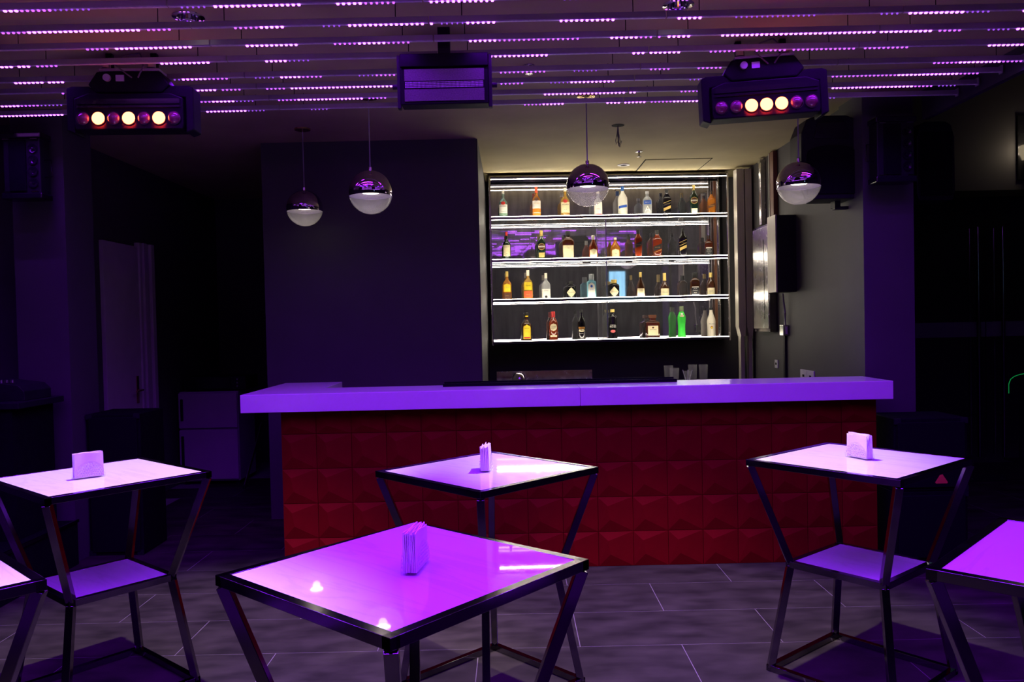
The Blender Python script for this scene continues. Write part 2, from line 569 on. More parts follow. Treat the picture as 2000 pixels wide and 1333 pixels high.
t_me = pyramid_tile(cw, ch).mesh('panel_tile', 'red_panel')
t_top = pyramid_tile(cw, CB - 4 * ch - 0.004).mesh('panel_tile', 'red_panel')
for r in range(5):
    for k in range(NC):
        obj('panel_tile', t_me if r < 4 else t_top, bar, (k * cw, 0, r * ch))

# countertop: an L-shaped slab and a straight slab that meet at a joint
cx0, cxj, cx1 = P(469, 790, CF).x, P(1133.5, 777, CF).x, P(1745, 760, CF).x
top = thing('bar_countertop', 'thick white countertop with a return, laid on the red bar', 'countertop', (cx0, CF, CB))
Lp = [(0, 0), (cxj - cx0 - 0.001, 0), (cxj - cx0 - 0.001, 0.455), (0.43, 0.455), (0.43, 1.03), (0, 1.03)]
m = MB()
n = len(Lp)
m.add([(x, y, 0) for x, y in Lp] + [(x, y, CT - CB) for x, y in Lp],
      [tuple(range(n))[::-1], tuple(range(n, 2 * n))] + [(k, (k + 1) % n, (k + 1) % n + n, k + n) for k in range(n)])
m.build('slab', 'white_solid', top, bevel=0.003)
MB().box((cxj - cx0 + 0.001, 0, 0), (cx1 - cx0, 0.455, CT - CB)).build('slab', 'white_solid', top, bevel=0.003)

bm_ = thing('bar_mat', 'long black rubber mat along the back edge of the white countertop', 'bar mat', (P(866, 750, 5.44).x, 5.40, CT))
bl = P(1320, 745, 5.44).x - bm_.location.x
MB().box((0, 0, 0), (bl, 0.12, 0.014)).build('mat_base', 'black_matte', bm_)
MB().box((0, 0.112, 0.014), (bl, 0.12, 0.026)).box((0, 0, 0.014), (bl, 0.006, 0.02)).build('mat_rim', 'black_matte', bm_)
nb = MB()
for k in range(int(bl / 0.03)):
    for j in range(3):
        nb.box((0.012 + k * 0.03, 0.02 + j * 0.03, 0.014), (0.024 + k * 0.03, 0.032 + j * 0.03, 0.018))
tag(nb.build('mat_nubs', 'black_matte', bm_), kind='stuff')

# ------------------------------------------------------------------ back counter
bc = thing('back_counter', 'low dark work counter under the bottle shelves', 'counter', (-0.22, 7.95, 0))
MB().box((0, 0.02, 0), (2.42, 0.64, 0.91)).build('cabinet_body', 'black_plastic', bc)
MB().box((-0.01, 0, 0.91), (2.43, 0.65, 0.95)).build('worktop', 'black_matte', bc, bevel=0.003)
for k in range(4):
    MB().box((0.02 + k * 0.6, 0.0, 0.08), (0.605 + k * 0.6, 0.02, 0.89)).build('cabinet_door', 'black_plastic', bc, bevel=0.003)
a, b = P(970, 735, 8.38), P(1157, 735, 8.38)
sk = thing('sink_rail', 'stainless steel sink splashback on the work counter', 'sink', (a.x, 8.38, 0.95))
L_ = b.x - a.x
MB().box((0, 0, 0), (L_, 0.02, 0.135)).build('splashback', 'steel', sk, bevel=0.003)
MB().box((0, -0.2, 0), (L_, 0, 0.02)).box((0, -0.2, 0.02), (0.02, 0, 0.05)).box((L_ - 0.02, -0.2, 0.02), (L_, 0, 0.05)).box((0.02, -0.2, 0.02), (L_ - 0.02, -0.185, 0.05)).build('basin', 'steel', sk, bevel=0.003)
q = P(1014, 738, 7.97)
ib = thing('ice_bucket', 'round chrome ice bucket with domed lid in front of the sink', 'ice bucket', (q.x, 8.07, 0.95))
MB().lathe([(0.045, 0), (0.062, 0.05), (0.066, 0.06)], 24).build('bucket', 'chrome', ib, smooth=True)
MB().lathe([(0.068, 0.06), (0.066, 0.085), (0.055, 0.115), (0.035, 0.135), (0.012, 0.143), (0.002, 0.144)], 24).build('dome_lid', 'chrome', ib, smooth=True)


def tumbler(px, hgt, rad, Y, label, flute=False):
    p_ = P(px, 740, Y)
    t = thing('drinking_glass', label, 'glass', (p_.x, Y, 0.95), group='glasses on the work counter')
    MB().lathe([(rad * 0.82, 0), (rad, hgt), (rad - 0.003, hgt), (rad * 0.78, 0.014), (0.001, 0.013)], 20).build('glass_body', 'drink_glass', t, smooth=True)
    MB().lathe([(rad * 0.8, 0.0), (rad * 0.82, 0.012)], 20).build('glass_foot', 'bright_chrome' if flute else 'drink_glass', t, smooth=True)


tumbler(1306, 0.175, 0.048, 8.12, 'tall clear glass behind the short tumblers on the work counter')
tumbler(1317, 0.155, 0.050, 8.0, 'stout clear tumbler on the work counter at the end of the bar mat')
tumbler(1374, 0.178, 0.046, 8.1, 'tall clear glass standing last in the row on the work counter')
tumbler(1353, 0.178, 0.046, 8.12, 'tall clear glass between the stirring sticks and the last glass')
sg = P(1343, 740, 7.98)
st_ = thing('straw_glass', 'short glass holding pale stirring sticks on the work counter', 'glass', (sg.x, 7.98, 0.95))
MB().lathe([(0.026, 0), (0.046, 0.125), (0.044, 0.125), (0.024, 0.01), (0.001, 0.009)], 18).build('glass_body', 'drink_glass', st_, smooth=True)
for dx, tx in ((-0.012, -0.035), (0.0, 0.005), (0.012, 0.035)):
    MB().tube([(dx, 0, 0.012), (dx + tx, 0, 0.135)], 0.004, 6).build('stirring_stick', 'paper', st_)

# ================================================================== bottle shelf unit
UY, UA = 8.25, 0.035
UX = P(960, 500, UY).x
UW = 2.43
SZ = [3.056, 2.65, 2.218, 1.81, 1.383]
unit = thing('bottle_shelf', 'lit steel bottle shelving with mirrored back on the alcove wall', 'shelf unit', (UX, UY, 0), UA)
MB().box((0.0, 0.345, SZ[4]), (UW, 0.352, SZ[0])).build('mirror_back', 'mirror', unit)
MB().box((-0.012, 0.353, SZ[4] - 0.03), (UW + 0.05, 0.365, SZ[0] + 0.03)).build('backboard', 'black_matte', unit)
for x0, x1 in ((-0.012, 0.006), (UW - 0.006, UW + 0.012)):
    MB().box((x0, 0.0, SZ[4] - 0.025), (x1, 0.018, SZ[0] + 0.025)).box((x0, 0.327, SZ[4] - 0.025), (x1, 0.344, SZ[0] + 0.025)).build('upright', 'steel', unit, bevel=0.002)
MB().box((UW - 0.062, 0.285, SZ[4] + 0.012), (UW - 0.036, 0.311, SZ[0] - 0.012)).build('pipe', 'wood_brown', unit)
MB().box((-0.012, 0.0, SZ[0] + 0.008), (UW + 0.012, 0.35, SZ[0] + 0.026)).build('top_board', 'dark_steel', unit, bevel=0.002)
for i, z in enumerate(SZ):
    if i:
        MB().box((0, 0.006, z - 0.008), (UW, 0.344, z + 0.008)).build('shelf_board', 'shelf_glass' if i < 4 else 'steel', unit)
        MB().box((0, 0.0, z - 0.013), (UW, 0.006, z + 0.013)).build('edge_trim', 'dark_steel', unit)
        MB().box((0.01, -0.002, z + 0.0132), (UW - 0.01, 0.007, z + 0.0185)).build('led_tape', 'shelf_led', unit)
    if i < 4:
        zz = z if i else z + 0.004
        MB().box((0.01, -0.002, zz - 0.0185), (UW - 0.01, 0.007, zz - 0.0132)).build('led_tape', 'shelf_led', unit)
xm = (P(1185, 500, UY + 0.02).x - UX)
for i in (1, 2, 3):
    MB().box((xm - 0.004, 0.012, SZ[i + 1] + 0.012), (xm + 0.004, 0.34, SZ[i] - 0.02)).build('glass_divider', 'shelf_glass', unit)
    MB().box((xm - 0.006, 0.004, SZ[i + 1] + 0.012), (xm + 0.006, 0.012, SZ[i] - 0.02)).build('divider_edge', 'steel', unit)


def shelf_pos(px, row, back):
    """stand on shelf `row` (1..4), `back` metres in front of the mirror, seen at px"""
    ly = 0.345 - back
    lx = 1.2
    for _ in range(12):
        X, Y = UX + lx * math.cos(UA) - ly * math.sin(UA), UY + lx * math.sin(UA) + ly * math.cos(UA)
        lx += P(px, 500, Y).x - X
    return Vector((X, Y, SZ[row] + 0.0085))


# ------------------------------------------------------------------ bottles
def bm_mat(name, col, rough=0.12, **kw):
    return pm('bottle_' + name, col, rough, **kw)


bm_mat('clear', (0.80, 0.82, 0.80), 0.06, trans=0.6, ior=1.3)
bm_mat('pale_green', (0.45, 0.68, 0.52), 0.06, trans=0.7, ior=1.3)
bm_mat('amber', (0.80, 0.28, 0.03), 0.07, trans=0.6, ior=1.3)
bm_mat('gold', (0.85, 0.50, 0.08), 0.07, trans=0.6, ior=1.3)
bm_mat('red_amber', (0.20, 0.026, 0.008), 0.08, trans=0.12)
bm_mat('dark_amber', (0.060, 0.012, 0.004), 0.08)
bm_mat('brown', (0.05, 0.016, 0.006), 0.08)
bm_mat('dark_green', (0.008, 0.022, 0.012), 0.08)
bm_mat('black', (0.006, 0.005, 0.007), 0.12)
bm_mat('frost', (0.80, 0.78, 0.64), 0.35)
bm_mat('sky', (0.30, 0.66, 0.76), 0.10, trans=0.4)
bm_mat('lime', (0.05, 0.58, 0.06), 0.22)
bm_mat('cream', (0.80, 0.72, 0.58), 0.35)
for nm, col in dict(lab_cream=(0.80, 0.70, 0.42), lab_white=(0.80, 0.76, 0.66), lab_yellow=(0.90, 0.66, 0.03), lab_orange=(0.85, 0.24, 0.02), lab_red=(0.62, 0.03, 0.02),
                    lab_black=(0.012, 0.012, 0.014), lab_gold=(0.62, 0.42, 0.12), lab_blue=(0.03, 0.10, 0.45), lab_green=(0.25, 0.40, 0.28), lab_brown=(0.10, 0.03, 0.012),
                    cap_gold=(0.72, 0.52, 0.14), cap_red=(0.45, 0.02, 0.02), cap_orange=(0.85, 0.10, 0.03), cap_white=(0.75, 0.70, 0.55), cap_black=(0.012, 0.012, 0.012),
                    cap_blue=(0.03, 0.12, 0.38), cap_green=(0.10, 0.13, 0.06), cap_silver=(0.5, 0.5, 0.5), pink=(0.80, 0.16, 0.16), lab_palm=(0.45, 0.18, 0.03)).items():
    pm(nm, col, 0.5, var=0.06, scale=50)

PROF = {  # (radius / half width, z / height) of the glass, neck included
    'round': [(0.92, 0), (1, 0.02), (1, 0.52), (0.97, 0.57), (0.80, 0.63), (0.50, 0.69), (0.34, 0.73), (0.30, 0.80), (0.30, 0.98)],
    'tall': [(0.90, 0), (1, 0.015), (1, 0.58), (0.96, 0.63), (0.72, 0.71), (0.44, 0.78), (0.33, 0.83), (0.31, 0.99)],
    'taper': [(0.84, 0), (0.86, 0.01), (1, 0.62), (0.99, 0.66), (0.80, 0.72), (0.50, 0.79), (0.36, 0.85), (0.33, 0.99)],
    'squat': [(0.95, 0), (1, 0.02), (1, 0.60), (0.96, 0.66), (0.70, 0.74), (0.36, 0.79), (0.34, 0.98)],
    'sloped': [(0.94, 0), (1, 0.02), (1, 0.46), (0.90, 0.56), (0.62, 0.68), (0.38, 0.77), (0.27, 0.84), (0.25, 0.99)],
    'bell': [(0.95, 0), (1, 0.03), (0.94, 0.30), (0.85, 0.44), (0.55, 0.60), (0.34, 0.70), (0.25, 0.80), (0.24, 0.99)],
    'onion': [(0.86, 0), (0.96, 0.03), (1, 0.30), (0.97, 0.40), (0.70, 0.52), (0.40, 0.62), (0.29, 0.70), (0.27, 0.99)],
    'flare': [(0.97, 0), (0.98, 0.02), (0.86, 0.20), (0.84, 0.36), (0.98, 0.60), (1.0, 0.64), (0.90, 0.70), (0.46, 0.84), (0.30, 0.86), (0.30, 0.99)],
    'skittle': [(0.93, 0), (0.96, 0.02), (0.90, 0.10), (0.93, 0.42), (1, 0.52), (0.90, 0.60), (0.52, 0.76), (0.40, 0.84), (0.36, 0.90), (0.36, 0.99)],
    'flask': [(0.97, 0), (1, 0.02), (1, 0.66), (0.96, 0.69), (0.56, 0.74), (0.48, 0.77), (0.46, 0.86), (0.46, 0.98)],
    'straight': [(1, 0), (1, 0.02), (0.86, 0.72), (0.78, 0.78), (0.42, 0.83), (0.40, 0.86), (0.40, 0.98)],
    'gin': [(0.97, 0), (1, 0.02), (1, 0.66), (0.94, 0.73), (0.50, 0.80), (0.36, 0.83), (0.36, 0.99)],
}


def rad_at(prof, t):
    for (r0, z0), (r1, z1) in zip(prof, prof[1:]):
        if z0 <= t <= z1:
            return r0 + (r1 - r0) * (t - z0) / max(1e-6, z1 - z0)
    return prof[-1][0]


def section(r, ang, power, asp):
    c, s = math.cos(ang), math.sin(ang)
    q_ = (abs(c) ** power + abs(s) ** power) ** (-1 / power)
    return r * c * q_, r * s * q_ * asp


def patch(prof, R, H, power, asp, fun, out=0.0012, nu=14, nv=8):
    """a sheet lying on the bottle's front; fun(u, v) in 0..1 gives (angle from the front, z / height)"""
    m_ = MB()
    vs_, fs = [], []
    for j in range(nv + 1):
        for i in range(nu + 1):
            an, t = fun(i / nu, j / nv)
            x, y = section(rad_at(prof, t) * R + out, -math.pi / 2 + an, power, asp)
            vs_.append((x, y, t * H))
    for j in range(nv):
        for i in range(nu):
            a_ = j * (nu + 1) + i
            fs.append((a_, a_ + 1, a_ + nu + 2, a_ + nu + 1))
    return m_.add(vs_, fs)


def band(z0, z1, half=1.15):
    return lambda u, v_: ((u - 0.5) * 2 * half, z0 + (z1 - z0) * v_)


def slant(z0, z1, rise, half=0.8):
    return lambda u, v_: ((u - 0.5) * 2 * half, z0 + (z1 - z0) * v_ + (u - 0.5) * rise)


def disc(zc, rz, half):
    return lambda u, v_: ((u - 0.5) * 2 * half * math.sqrt(max(0.0, 1 - (2 * v_ - 1) ** 2)), zc + rz * (2 * v_ - 1))


def diamond(zc, rz, half):
    return lambda u, v_: ((u - 0.5) * 2 * half * (1 - abs(2 * v_ - 1) * 0.98), zc + rz * (2 * v_ - 1))


def arch(z0, z1, half):
    return lambda u, v_: ((u - 0.5) * 2 * half * (1 if v_ < 0.75 else math.sqrt(max(0.0, 1 - ((v_ - 0.75) / 0.25) ** 2))), z0 + (z1 - z0) * v_)


def bottle(px, row, h_px, w_px, kind, glass, cap, capfrac, label, marks=(), texts=(), back=0.19, power=2.0, asp=1.0, capw=1.12, rz=0.0):
    k = 8.28 / F_PX
    H, R = h_px * k, w_px * k / 2
    p_ = shelf_pos(px, row, back)
    t = thing('bottle', label, 'bottle', p_, rz + math.atan2(-p_.x, p_.y) * 0.5, group='liquor bottles on the lit shelves')
    prof = PROF[kind]
    MB().lathe([(r_ * R, z_ * H) for r_, z_ in prof], 28, power=power, asp=asp).build('glass_body', 'bottle_' + glass, t, smooth=True, angle=50)
    nr = prof[-1][0] * R
    cz = 1 - capfrac
    wd = max(nr, rad_at(prof, cz) * R) * capw
    if capw < 1.9:
        MB().lathe([(wd, cz * H), (wd, H * 0.99), (wd * 0.93, H)], 20, power=2.0).build('cap', cap, t, smooth=True)
    else:
        MB().cbox((0, 0, (cz + 1) / 2 * H), (wd, wd * 0.8, capfrac * H)).build('cap', cap, t, bevel=0.003)
    for i, (fun, mat) in enumerate(marks):
        patch(prof, R, H, power, asp, fun, out=0.0010 + 0.0006 * i).build('label', mat, t, smooth=True)
    for s_, tz, size, mat in texts:
        y = -(rad_at(prof, tz) * R * asp + 0.0042)
        text('label_text', s_, size, mat, t, (0, y, tz * H))
    return t


B = bottle
# top shelf
B(985, 1, 57, 17, 'round', 'pale_green', 'cap_white', 0.12, 'pale green rum bottle with red disc, first on the top shelf', [(band(0.13, 0.50), 'lab_white'), (band(0.13, 0.20), 'lab_green'), (disc(0.545, 0.06, 0.5), 'lab_red')], [('BACARDI', 0.43, 0.016, 'lab_black'), ('SUPERIOR', 0.255, 0.011, 'lab_black')])
B(1050, 1, 62, 17, 'round', 'amber', 'cap_orange', 0.20, 'rum bottle with orange-red cap and orange lower label', [(band(0.06, 0.30), 'lab_orange'), (band(0.30, 0.55), 'lab_white'), (disc(0.60, 0.06, 0.55), 'lab_brown'), (band(0.155, 0.17), 'lab_white')], [('BACARDI', 0.46, 0.014, 'lab_gold')], back=0.22)
B(1106, 1, 60, 18, 'round', 'gold', 'cap_white', 0.12, 'golden rum bottle with red disc, half behind a globe lamp', [(band(0.17, 0.52), 'lab_cream'), (disc(0.55, 0.06, 0.5), 'lab_red'), (band(0.03, 0.10), 'lab_white')], [('BACARDI', 0.43, 0.016, 'lab_black'), ('GOLD', 0.27, 0.013, 'lab_black')])
B(1170, 1, 54, 17, 'round', 'clear', 'cap_white', 0.12, 'clear bottle with white label and red print seen through a globe lamp', [(band(0.05, 0.55), 'lab_white'), (band(0.06, 0.12), 'lab_red')], [('VODKA', 0.30, 0.012, 'lab_black')])
B(1218, 1, 62, 19, 'tall', 'frost', 'cap_blue', 0.15, 'tall frosted vodka bottle with blue cap', [(slant(0.30, 0.38, 0.05, 1.0), 'lab_blue'), (band(0.20, 0.24, 0.9), 'lab_white')], back=0.16)
B(1266, 1, 49, 18, 'squat', 'clear', 'cap_silver', 0.10, 'clear vodka bottle with blue band and large letter A', [(band(0.46, 0.62, 0.9), 'lab_blue')], [('ABSOLUT', 0.54, 0.012, 'lab_white'), ('A', 0.27, 0.085, 'lab_white')], back=0.24)
B(1304, 1, 56, 17, 'taper', 'black', 'cap_black', 0.14, 'black square whisky bottle with gold slanted label on the top shelf', [(slant(0.42, 0.47, 0.10), 'lab_black'), (slant(0.25, 0.35, 0.10), 'lab_gold'), (slant(0.52, 0.535, 0.10), 'lab_gold')], [('JOHNNIE WALKER', 0.45, 0.007, 'lab_gold')], back=0.14, power=5)
B(1357, 1, 59, 16, 'tall', 'dark_green', 'cap_gold', 0.17, 'dark green whisky bottle with gold cap and round label on the top shelf', [(disc(0.48, 0.12, 0.75), 'lab_gold'), (disc(0.48, 0.10, 0.68), 'lab_brown'), (band(0.455, 0.505, 0.68), 'lab_white'), (band(0.06, 0.21, 0.6), 'lab_cream')], [('Glenfiddich', 0.48, 0.011, 'lab_black')], back=0.25, power=4)
B(1391, 1, 50, 16, 'taper', 'amber', 'cap_black', 0.13, 'amber square whisky bottle with dark slanted label at the top shelf end', [(slant(0.34, 0.46, 0.10), 'lab_brown')], [('JOHNNIE WALKER', 0.40, 0.007, 'lab_gold')], back=0.15, power=5)
# second shelf
B(990, 2, 58, 16, 'round', 'dark_green', 'cap_red', 0.14, 'dark green whiskey bottle with red cap and yellow label', [(band(0.16, 0.54, 0.95), 'lab_cream')], [('JAMESON', 0.47, 0.013, 'lab_black'), ('IRISH', 0.24, 0.009, 'lab_black')])
B(1058, 2, 59, 16, 'tall', 'dark_green', 'cap_gold', 0.19, 'dark green whisky bottle with gold cap on the second shelf', [(disc(0.45, 0.12, 0.75), 'lab_gold'), (disc(0.45, 0.10, 0.68), 'lab_brown'), (band(0.425, 0.475, 0.68), 'lab_white'), (band(0.09, 0.25, 0.6), 'lab_gold')], [('Glenfiddich', 0.45, 0.011, 'lab_black')], back=0.2, power=4)
B(1110, 2, 57, 24, 'squat', 'dark_amber', 'cap_black', 0.17, 'broad dark bottle with a large cream square label', [(band(0.07, 0.50, 0.80), 'lab_cream')], [('THE', 0.40, 0.012, 'lab_black'), ('12', 0.18, 0.012, 'lab_gold')], back=0.2, power=4, asp=0.6)
B(1159, 2, 46, 18, 'sloped', 'red_amber', 'cap_white', 0.19, 'amber whisky bottle with cream oval label before the shelf divider', [(arch(0.08, 0.42, 0.85), 'lab_cream')], [('12', 0.22, 0.016, 'lab_brown')], back=0.28)
B(1202, 2, 43, 20, 'sloped', 'amber', 'cap_white', 0.12, 'golden whisky bottle with cream oval label after the shelf divider', [(arch(0.08, 0.46, 0.80), 'lab_cream')], [('18', 0.24, 0.016, 'lab_brown')], back=0.18)
B(1247, 2, 57, 15, 'taper', 'red_amber', 'cap_black', 0.18, 'slender red amber whisky bottle with black slanted label', [(slant(0.38, 0.52, 0.10), 'lab_black')], [('JOHNNIE WALKER', 0.45, 0.006, 'lab_gold')], back=0.27, power=5)
B(1284, 2, 57, 19, 'taper', 'red_amber', 'cap_black', 0.16, 'stout red amber whisky bottle with black slanted label', [(slant(0.30, 0.46, 0.10), 'lab_black'), (slant(0.24, 0.255, 0.10), 'lab_gold')], [('BLACK LABEL', 0.385, 0.009, 'lab_gold')], back=0.14, power=5)
B(1334, 2, 58, 16, 'taper', 'black', 'cap_black', 0.13, 'black square whisky bottle with gold slanted label on the second shelf', [(slant(0.27, 0.37, 0.10), 'lab_gold'), (slant(0.43, 0.445, 0.10), 'lab_gold'), (slant(0.54, 0.555, 0.10), 'lab_gold')], [('DOUBLE BLACK', 0.49, 0.007, 'lab_gold')], back=0.24, power=5)
B(1384, 2, 45, 17, 'squat', 'dark_amber', 'cap_black', 0.18, 'square whiskey bottle with black and white label on the second shelf', [(arch(0.08, 0.46, 0.78), 'lab_black'), (band(0.41, 0.45, 0.6), 'lab_white'), (band(0.09, 0.11, 0.6), 'lab_white')], [("JACK", 0.36, 0.015, 'lab_white'), ("DANIEL'S", 0.28, 0.012, 'lab_white'), ('No.7', 0.19, 0.013, 'lab_white')], back=0.12, power=5)
# third shelf
B(989, 3, 58, 18, 'round', 'amber', 'cap_gold', 0.18, 'amber tequila bottle with yellow arched label, first on its shelf', [(arch(0.30, 0.58, 0.75), 'lab_yellow'), (band(0.06, 0.26, 0.85), 'lab_brown')], [('Cuervo', 0.45, 0.015, 'lab_green'), ('ESPECIAL', 0.16, 0.009, 'lab_gold')], back=0.16, power=3)
B(1030, 3, 59, 19, 'round', 'gold', 'cap_white', 0.19, 'golden tequila bottle with yellow label and red lower band', [(band(0.34, 0.60, 0.75), 'lab_yellow'), (band(0.08, 0.30, 0.85), 'cap_orange')], [('Cuervo', 0.48, 0.016, 'lab_black'), ('ESPECIAL', 0.18, 0.010, 'lab_gold')], back=0.2, power=3)
B(1065, 3, 53, 18, 'round', 'clear', 'cap_white', 0.20, 'clear tequila bottle with pale cap and grey label', [(band(0.04, 0.40, 0.95), 'lab_white'), (disc(0.11, 0.05, 0.28), 'lab_black')], [('Cuervo', 0.33, 0.014, 'lab_black')], back=0.18, power=3)
B(1114, 3, 36, 21, 'gin', 'black', 'cap_black', 0.17, 'squat black gin bottle with diamond label before the shelf divider', [(diamond(0.37, 0.28, 0.95), 'lab_cream')], [("HENDRICK'S", 0.37, 0.012, 'lab_black')], back=0.16)
B(1154, 3, 48, 18, 'flask', 'sky', 'bottle_clear', 0.24, 'pale blue rectangular gin bottle with white label', [(arch(0.02, 0.66, 0.62), 'lab_white'), (disc(0.50, 0.055, 0.24), 'lab_blue')], [('SAPPHIRE', 0.36, 0.010, 'lab_blue')], back=0.28, power=6, asp=0.65)
B(1198, 3, 37, 21, 'gin', 'black', 'cap_gold', 0.20, 'squat black gin bottle with diamond label after the shelf divider', [(diamond(0.34, 0.28, 0.95), 'lab_cream')], [("HENDRICK'S", 0.34, 0.012, 'lab_black')], back=0.2)
B(1250, 3, 50, 19, 'bell', 'brown', 'cap_gold', 0.20, 'bell-shaped cognac bottle with cream label beside a pale reflection', [(band(0.05, 0.36, 0.85), 'lab_cream')], [('V.S.O.P', 0.22, 0.013, 'lab_gold')], back=0.27)
B(1297, 3, 49, 19, 'onion', 'brown', 'cap_gold', 0.32, 'dark cognac bottle with long gold neck and cream label', [(band(0.07, 0.36, 0.95), 'lab_cream')], [('Hennessy', 0.21, 0.014, 'lab_brown')], back=0.15)
B(1356, 3, 47, 19, 'squat', 'brown', 'cap_black', 0.22, 'square whiskey bottle with black and white label on the third shelf', [(arch(0.04, 0.42, 0.78), 'lab_black'), (band(0.37, 0.41, 0.6), 'lab_white'), (band(0.05, 0.08, 0.6), 'lab_white')], [('JACK', 0.32, 0.016, 'lab_white'), ("DANIEL'S", 0.24, 0.013, 'lab_white'), ('No.7', 0.15, 0.014, 'lab_white')], back=0.26, power=5)
B(1387, 3, 48, 18, 'sloped', 'brown', 'cap_gold', 0.20, 'dark cognac bottle with cream label at the end of the third shelf', [(band(0.07, 0.36, 0.9), 'lab_cream')], [('COGNAC', 0.22, 0.011, 'lab_brown')], back=0.12)
# bottom shelf
B(1026, 4, 58, 19, 'round', 'brown', 'cap_black', 0.10, 'dark coffee liqueur bottle with tall yellow arched label', [(arch(0.08, 0.58, 0.72), 'lab_yellow'), (band(0.83, 0.88, 1.5), 'lab_yellow'), (band(0.10, 0.15, 0.6), 'lab_red')], [('KAHLUA', 0.44, 0.012, 'lab_brown')], back=0.16, power=3)
B(1078, 4, 58, 18, 'tall', 'red_amber', 'cap_red', 0.20, 'reddish brown liqueur bottle with round cream label', [(disc(0.46, 0.13, 0.80), 'lab_cream'), (band(0.13, 0.19, 0.8), 'lab_cream')], [('SOUTHERN', 0.48, 0.009, 'lab_brown'), ('COMFORT', 0.43, 0.009, 'lab_brown')], back=0.18)
B(1133, 4, 60, 16, 'tall', 'black', 'cap_black', 0.10, 'black cream liqueur bottle with oval landscape label', [(disc(0.32, 0.055, 0.72), 'lab_cream'), (band(0.37, 0.44, 0.8), 'lab_palm')], [('BAILEYS', 0.22, 0.012, 'lab_white')], back=0.27)
B(1194, 4, 60, 19, 'straight', 'black', 'cap_gold', 0.10, 'straight black cream liqueur bottle with white lettering and pink fruit', [(disc(0.27, 0.05, 0.55), 'pink')], [('TEQUILA', 0.475, 0.014, 'lab_white'), ('ROSE', 0.42, 0.028, 'lab_white')], back=0.2)
B(1272, 4, 47, 28, 'flask', 'dark_amber', 'lab_brown', 0.13, 'square amaretto bottle with cream label and square cap', [(band(0.13, 0.54, 0.62), 'lab_cream'), (disc(0.46, 0.04, 0.15), 'lab_brown')], [('DISARONNO', 0.38, 0.012, 'lab_black')], back=0.14, power=8, asp=0.9, capw=2.4)
B(1329, 4, 63, 17, 'flare', 'lime', 'cap_green', 0.16, 'bright green melon liqueur bottle with waisted shape', [(disc(0.69, 0.035, 0.55), 'lab_cream'), (disc(0.755, 0.022, 0.35), 'lab_white')], [('MIDORI', 0.69, 0.010, 'lab_black')], back=0.21)
B(1387, 4, 59, 18, 'skittle', 'cream', 'cap_black', 0.08, 'white coconut rum bottle with palm emblem at the bottom shelf end', [(disc(0.33, 0.055, 0.30), 'lab_palm'), (disc(0.315, 0.03, 0.18), 'lab_yellow')], [('MALIBU', 0.445, 0.017, 'lab_black')], back=0.12)

# ================================================================== right end of the bar: ducts, boxes, switches
RX = 2.45
du = thing('vertical_duct', 'pale metal cable duct in the corner beside the bottle shelves', 'duct', (2.3, 8.15, 0))
x0 = P(1441, 500, 8.15).x - 2.3
x1 = P(1455, 500, 8.15).x - 2.3
x2 = P(1457, 500, 8.15).x - 2.3
x3 = P(1470, 500, 8.15).x - 2.3
for (p0, p1) in ((x0, x1), (x2, x3)):
    s0 = 0.035
    MB().prism([(p0, 1.50), (p0 + s0 * 0.6, 1.40), (p1 - 0.01, 1.40), (p1, 1.50), (p1, CEIL - 0.03), (p0, CEIL - 0.03)], 0, 0.12).build('duct_cover', 'duct_metal', du)
    MB().box((p0 + s0 * 0.6, 0.02, 0.0), (p1 - 0.012, 0.1, 1.40)).build('lower_duct', 'duct_metal', du)
cd = thing('conduit', 'shiny steel conduit running up the grey side wall', 'conduit', (RX, 7.78, 0))
MB().box((-0.05, -0.03, 2.47), (0, 0.03, 3.09)).build('conduit_body', 'steel', cd, bevel=0.004)
MB().box((-0.056, -0.036, 3.06), (0, 0.036, 3.09)).build('conduit_clip', 'steel', cd)
bt = thing('wood_batten', 'dark brown wooden batten high on the grey side wall', 'batten', (RX, 7.46, 0))
MB().box((-0.04, -0.05, 2.5), (0, 0.05, 3.1)).build('batten_board', 'wood_brown', bt, bevel=0.004)
MB().box((-0.045, 0.05, 2.5), (0, 0.066, 3.1)).build('batten_edge', 'duct_metal', bt)

sc = thing('steel_cabinet', 'flat stainless steel cabinet on the grey side wall', 'cabinet', (RX, 7.70, 1.45))
MB().box((-0.072, -0.235, 0), (0, 0.235, 1.0)).build('cabinet_body', 'dark_steel', sc, bevel=0.003)
MB().box((-0.082, -0.225, 0.03), (-0.072, 0.225, 0.98)).build('cabinet_door', 'steel', sc, bevel=0.003)
MB().box((-0.0835, -0.12, 0.12), (-0.082, -0.112, 0.86)).build('door_slot', 'black_matte', sc)
wb = thing('wall_box', 'black box with metal front mounted on the grey side wall', 'wall box', (RX, 7.06, 1.80))
MB().box((-0.165, -0.11, 0), (0, 0.11, 0.66)).build('box_body', 'black_plastic', wb, bevel=0.004)
MB().box((-0.178, -0.11, 0.0), (-0.165, 0.11, 0.665)).build('front_plate', 'duct_metal', wb, bevel=0.003)
sb = thing('switch_box', 'small surface switch box below the black wall box', 'switch', (RX, 7.22, 1.42))
MB().box((-0.05, -0.05, 0), (0, 0.05, 0.095)).build('box_body', 'steel', sb, bevel=0.004)
MB().box((-0.03, -0.052, 0.015), (-0.012, -0.05, 0.08)).build('rocker', 'switch_white', sb)
MB().tube([(-0.025, -0.03, 0.095), (-0.03, -0.05, 0.2), (-0.035, -0.03, 0.30), (-0.05, -0.05, 0.375)], 0.009, 8).build('cable', 'cable_grey', sb, smooth=True)
MB().box((-0.02, 0.0, -1.42), (0, 0.04, 0.0)).build('trunking', 'black_plastic', sb)
so = thing('wall_socket', 'single power socket low on the grey side wall', 'socket', (RX, 7.5, 1.115))
